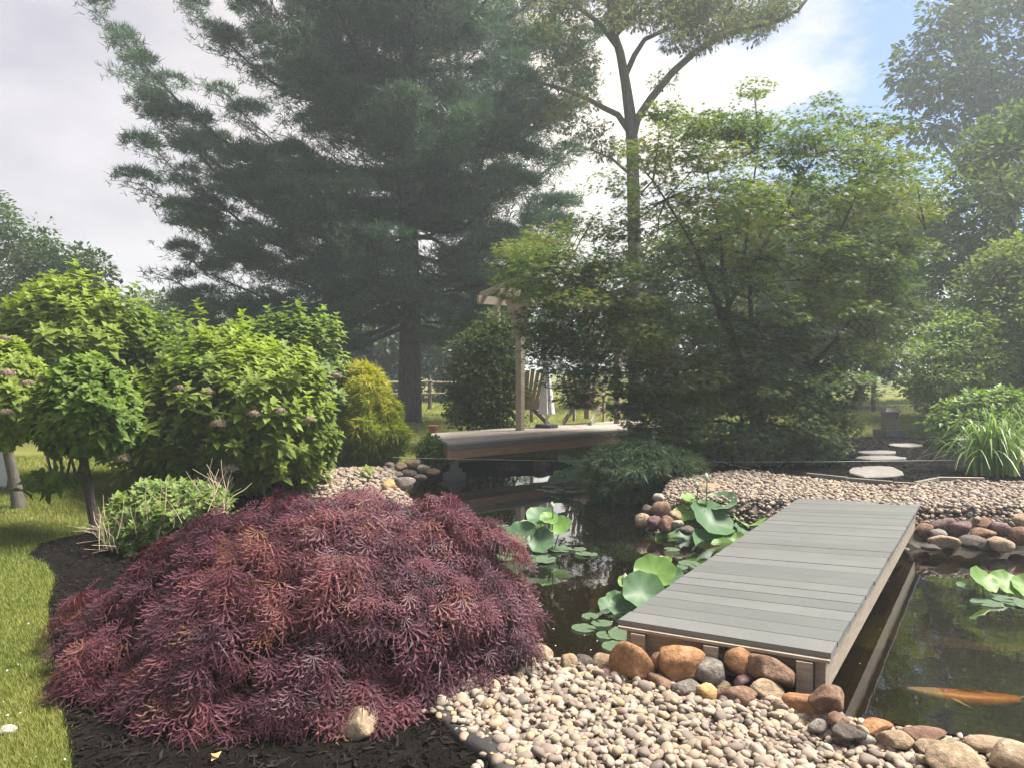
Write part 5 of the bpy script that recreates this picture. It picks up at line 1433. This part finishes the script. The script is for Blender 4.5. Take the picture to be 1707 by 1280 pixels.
# ------------------------------------------------------------------ white pine
pb = gf(PD(683, 700, 20.0))
pine = thing('white_pine', pb, 'huge dark pine with tiered needle plates and upswept limbs', 'tree')
ptop = 18.5
trunk = np.array([[pb[0], pb[1], pb[2] - .3], [pb[0], pb[1], .1], [pb[0] + .03, pb[1], 3], [pb[0] - .05, pb[1], 7], [pb[0] + .05, pb[1] + .1, 12], [pb[0], pb[1], ptop]])
mb = MB(); mb.tube(trunk, [.42, .34, .29, .24, .16, .03], 12); pine_trunk = mb.build('trunk', MAT['bark'], pine, smooth_faces=True)
limbs = []
for tip, z0, dd in [((160, 15), 6.3, -.5), ((205, 110), 5.8, 1.0), ((240, 165), 5.2, -1), ((245, 235), 4.9, .8), ((232, 302), 4.3, -.6), ((330, 360), 4.1, 1.2), ((300, 415), 3.9, 1.5), ((285, 465), 3.6, -1.2), ((300, 500), 3.2, .5), ((325, 535), 2.9, -1.5),
                    ((300, -10), 8.8, 0), ((390, -20), 9.5, -1.5), ((370, 150), 7.0, 2.0), ((440, 60), 8.6, -2), ((330, 215), 5.9, 2.4),
                    ((835, 505), 3.3, -1.2), ((800, 540), 2.9, -2), ((900, 440), 4.4, .5), ((950, 330), 5.4, .8), ((940, 390), 4.9, -1.0), ((955, 250), 6.6, 0), ((975, 150), 7.8, 1), ((990, 60), 9.0, -.5), ((960, -20), 10.0, .5), ((880, 130), 8.0, -2.5), ((860, 300), 5.8, -2.8), ((820, 400), 4.6, -3.0)]:
    limbs.append((z0, PD(*tip, 20 + dd)))
k = 0
for z0 in np.arange(2.9, 17.0, .235):
    az = k * 2.39996 + rng.uniform(-.3, .3); k += 1
    L = (4.6 if z0 < 5 else 4.9 if z0 < 11 else lerp(4.9, 1.2, (z0 - 11) / 6.2)) * rng.uniform(.72, 1.08)
    rise = lerp(.12, .75, min(1, z0 / 13)) * rng.uniform(.6, 1.3)
    if math.cos(az) < -.75 and z0 < 9: L *= .75
    limbs.append((z0, np.array([pb[0] + L * math.cos(az), pb[1] + L * math.sin(az), z0 + L * rise])))
for k in range(22):                       # limbs reaching out over the garden side
    z0 = 3.2 + k * .52; az = -math.pi / 2 + rng.uniform(-.75, .75); L = rng.uniform(2.6, 4.4) * (1 if z0 < 10 else .7)
    limbs.append((z0, np.array([pb[0] + L * math.cos(az), pb[1] + L * math.sin(az), z0 + L * rng.uniform(.05, .4)])))
mb_n = MB(); mb_t = MB(); upv = np.array([0, 0, 1.])
for z0, tip in limbs:
    st = np.array([pb[0], pb[1], z0 - .2]); vec = tip - st; L = np.linalg.norm(vec)
    n = 9; f = np.linspace(0, 1, n)
    pth = st + vec * f[:, None]; pth[:, 2] -= L * .16 * np.sin(np.pi * f) ; pth[1:-1] += rng.normal(0, .05, (n - 2, 3))
    mb = MB(); mb.tube(pth, np.linspace(.02 + .009 * L, .010, n), 6); mb.build('limb', MAT['bark'], pine_trunk, smooth_faces=True)
    hd = norm(np.array([vec[0], vec[1], 0])); side = np.array([-hd[1], hd[0], 0])
    for q in range(max(3, int(1.75 * L))):
        t = rng.uniform(.28, 1.0) if q else .97
        p = st + vec * t; p[2] -= L * .16 * math.sin(math.pi * t)
        p = p + side * rng.normal(0, .17 * L * (1.15 - .8 * t)) + [0, 0, rng.uniform(-.1, .3)]
        R0 = rng.uniform(.42, .82) * (1.1 - .35 * t); m = int(230 * R0)
        dr = rand_dirs(m); dr[:, 2] = np.abs(dr[:, 2]) * 1.0 - .22
        pos = p + dr * (R0 * rng.uniform(.55, 1.0, m))[:, None] * [1, 1, .52]
        d = norm(dr * .8 + hd * .35 + upv * .35 + .45 * rand_dirs(m))
        lv = np.clip(rng.normal(.30, .14) + .18 * dr[:, 2] + rng.normal(0, .12, m), 0, 1)  # upper tufts of each cushion coloured lighter, as if lit from above
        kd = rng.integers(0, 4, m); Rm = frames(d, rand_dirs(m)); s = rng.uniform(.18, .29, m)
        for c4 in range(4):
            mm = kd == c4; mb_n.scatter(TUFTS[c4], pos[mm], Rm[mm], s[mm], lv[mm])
    nt_ = int(4.0 * L)
    for q in range(nt_):
        t = .20 + .8 * (q + rng.uniform(0, 1)) / nt_
        p = st + vec * t; p[2] -= L * .16 * math.sin(math.pi * t)
        sg = 1 if q % 2 else -1
        tl = min(1.5, .36 * L) * (1.15 - .8 * t) * rng.uniform(.6, 1.25) + .3
        td = norm(hd * rng.uniform(.35, .9) + side * sg * rng.uniform(.6, 1.1) + upv * rng.uniform(-.1, .45) + (.2 * norm(vec)))
        e_ = p + td * tl
        mb_t.tube(np.array([p, lerp(p, e_, .5) + [0, 0, .03], e_]), [.014, .009, .004], 4, cap=False)
        m = int(rng.integers(12, 20) * (tl / .7) ** .9)
        ff = rng.uniform(.12, 1.05, m)
        pos = p + (e_ - p) * ff[:, None] + rng.normal(0, .14, (m, 3)) * [1, 1, .8] + [0, 0, .05]
        d = norm(td * .7 + upv * .55 + .75 * rand_dirs(m))
        lv = np.clip(rng.normal(.40, .17, m) + .12 * math.sin(z0 * 3 + q), 0, 1)
        kd = rng.integers(0, 4, m); Rm = frames(d, rand_dirs(m)); s = rng.uniform(.17, .26, m)
        for c4 in range(4):
            mm = kd == c4; mb_n.scatter(TUFTS[c4], pos[mm], Rm[mm], s[mm], lv[mm])
tag(mb_n.build('needles', MAT['pine_needle'], pine), kind='stuff')
tag(mb_t.build('twigs', MAT['bark'], pine), kind='stuff')

# ------------------------------------------------------------------ tall bare-stemmed tree
d = 17.0
tb = gf(PD(1058, 705, d))
tt_ = thing('tall_tree', tb, 'tall tree with long bare trunk forking high against the bright sky', 'tree')
pth = np.array([tb - [0, 0, .2], tb + [0, 0, .05]] + [PD(x, y, d) for x, y in [(1060, 560), (1058, 430), (1056, 330), (1054, 240), (1050, 190), (1043, 140), (1034, 90), (1020, 45), (1012, -40)]])
mb = MB(); mb.tube(pth, np.array([15, 12, 11.5, 11, 10.5, 10, 9.5, 8, 7, 5.5, 4]) * d / F_PX, 12); tall_trunk = mb.build('trunk', MAT['bark_grey'], tt_, smooth_faces=True)
for lp, r0, r1, dz_ in [([(1054, 232), (1062, 200), (1085, 165), (1120, 122), (1160, 86), (1205, 60), (1250, 45), (1300, 34), (1330, 18), (1350, -8)], 7.5, 2.5, -.5), ([(1052, 225), (1030, 192), (1005, 180), (975, 163), (940, 150), (905, 140), (870, 130)], 5.5, 2.5, .4), ([(1042, 128), (1058, 92), (1075, 66), (1105, 52), (1145, 42), (1190, 26)], 5, 2, .3), ([(1034, 85), (1000, 40), (960, 10), (920, -20)], 5, 2.5, -.6), ([(1026, 60), (1070, 15), (1110, -30)], 4, 2, .6), ([(1060, 300), (1020, 265), (985, 250)], 3, 1.2, -.4)]:
    n = len(lp); q = np.array([PD(x, y, d + dz_ * i / (n - 1)) for i, (x, y) in enumerate(lp)])
    mb = MB(); mb.tube(q, np.linspace(r0, r1, n) * d / F_PX, 9); mb.build('limb', MAT['bark_grey'], tall_trunk, smooth_faces=True)
mb = MB(); allc = []
for cx, cy, rx, ry, n in [(1000, 5, 95, 38, 32), (925, 30, 55, 40, 18), (955, 105, 45, 45, 16), (1100, 12, 85, 38, 44), (1185, 18, 70, 36, 38), (1240, 38, 50, 26, 24), (1150, 62, 45, 20, 16), (1292, 12, 40, 20, 16), (915, 190, 35, 24, 8), (985, 222, 40, 12, 6), (1010, 250, 30, 12, 5), (1090, -40, 160, 40, 40), (1100, 135, 14, 8, 2), (970, 180, 25, 16, 4)]:
    th = rng.uniform(0, 6.283, n); rr_ = np.sqrt(rng.uniform(0, 1, n))
    c = np.array([PD(cx + rx * r_ * math.cos(a), cy + ry * r_ * math.sin(a), d + rng.normal(0, .8)) for a, r_ in zip(th, rr_)])
    allc.append(c)
allc = np.vstack(allc)
clump_leaves(mb, SPRAYS + [LEAF2], allc, .33, 60, .105, .7, upbias=.4); tag(mb.build('crown', MAT['tall_leaf'], tt_), kind='stuff')

# ------------------------------------------------------------------ trees further off
def ell(cx, cy, rx, ry, n=22, wob=.12, seed=0):
    g = np.random.default_rng(seed)
    return [(cx + rx * (1 + g.uniform(-wob, wob)) * math.cos(a), cy + ry * (1 + g.uniform(-wob, wob)) * math.sin(a)) for a in np.linspace(0, 2 * math.pi, n, endpoint=False)]
far = [
 ('background_tree', [(-80, 345), (-20, 335), (10, 352), (25, 400), (60, 384), (95, 395), (80, 415), (130, 420), (170, 435), (195, 485), (215, 540), (200, 600), (-80, 620)], 22, 2.2, 260, .6, 90, .15, 'far_dark', (60, 700), 'dark round-headed tree rising behind the tall hydrangea', .18),
 ('background_tree', [(1500, 170), (1497, 110), (1530, 70), (1548, 25), (1590, -10), (1640, -60), (1800, -90), (1830, 200), (1790, 330), (1650, 340), (1560, 290), (1520, 230)], 30, 4.0, 250, .85, 85, .26, 'far_dark', (1690, 690), 'tall dark oak against the blue sky', .4),
 ('background_tree', [(1535, 420), (1570, 310), (1605, 258), (1650, 215), (1720, 170), (1820, 200), (1830, 560), (1720, 600), (1640, 570), (1580, 500), (1530, 420)], 19, 2.4, 240, .58, 85, .16, 'far_mid', (1680, 690), 'mid-green tree in front of the tall dark oak', .2),
 ('background_tree', [(1590, 520), (1620, 460), (1670, 415), (1730, 400), (1810, 430), (1820, 640), (1720, 650), (1650, 620), (1600, 580)], 15.5, 1.6, 230, .45, 95, .11, 'far_light', (1720, 700), 'light green airy tree beside the creamy shrub', .12),
 ('background_tree', ell(1180, 520, 130, 160, seed=2), 25, 2.5, 240, .75, 95, .2, 'far_dark', (1190, 680), 'dense tree glimpsed through the middle of the large maple', .22),
 ('background_tree', ell(1330, 470, 140, 155, seed=3), 27, 2.8, 250, .8, 95, .2, 'far_dark', (1340, 680), 'dark tree behind the right half of the large maple', .24),
 ('background_tree', ell(1470, 455, 105, 155, seed=4), 24, 2.4, 250, .72, 95, .19, 'far_mid', (1425, 680), 'green tree between the large maple and the mid-green tree', .2),
 ('background_tree', ell(620, 560, 105, 95, seed=5), 33, 2.5, 170, .85, 90, .24, 'far_dark', (620, 660), 'shadowy tree behind the golden cypress', .22),
 ('background_tree', ell(760, 560, 110, 110, seed=6), 34, 2.5, 190, .9, 90, .24, 'far_dark', (770, 660), 'shadowy tree behind the rail fence', .25),
 ('background_tree', ell(470, 575, 110, 60, seed=8), 36, 2.5, 140, .85, 80, .24, 'far_dark', (470, 655), 'distant tree behind the pale budding hydrangea', .22),
 ('background_tree', ell(270, 560, 90, 62, seed=9), 30, 2.0, 120, .7, 80, .2, 'far_mid', (270, 670), 'distant small tree above the yellow-green hydrangea', .15),
]
for nm, poly, d0, th, nc, cr, npr, ls, mt, bpx, lab, tr in far:
    leafy_tree(nm, poly, d0, th, nc, cr, int(npr * .85), ls * 1.06, mt, bpx, lab, 'tree', tr, LEAF2, .75, 80, .35, 7, group='trees around the garden', tw=30)
# far wood closing the horizon
mb = MB(); cs = []
for k in range(620):
    x = rng.uniform(-95, 95); y = 62 + rng.uniform(-5, 9); top = 4.6 + 1.6 * math.sin(x * .21) + 1.1 * math.sin(x * .53 + 1)
    cs.append([x, y, rng.uniform(.3, 1) ** .6 * top])
clump_leaves(mb, LEAF2, np.array(cs), 1.5, 60, .5, .8)
tag(mb.build('far_woods', MAT['far_dark']), 'far wood closing off the lawn along the horizon', kind='stuff')

# ------------------------------------------------------------------ haze volume added to lift the darks, like veiling glare in the lens
mh, th_, oh = new_mat('veil_haze')
pv = N(th_, 'ShaderNodeVolumePrincipled')
pv.inputs['Color'].default_value = (.80, .86, .95, 1)
pv.inputs['Density'].default_value = 0.0032
pv.inputs['Anisotropy'].default_value = 0.35
th_.links.new(pv.outputs[0], oh.inputs['Volume'])
mb = MB(); mb.box((0, 500, 10.8), (1900, 1700, 25.6))
tag(mb.build('haze', mh), 'thin pale haze added over the garden to veil and lift the darks', kind='stuff')
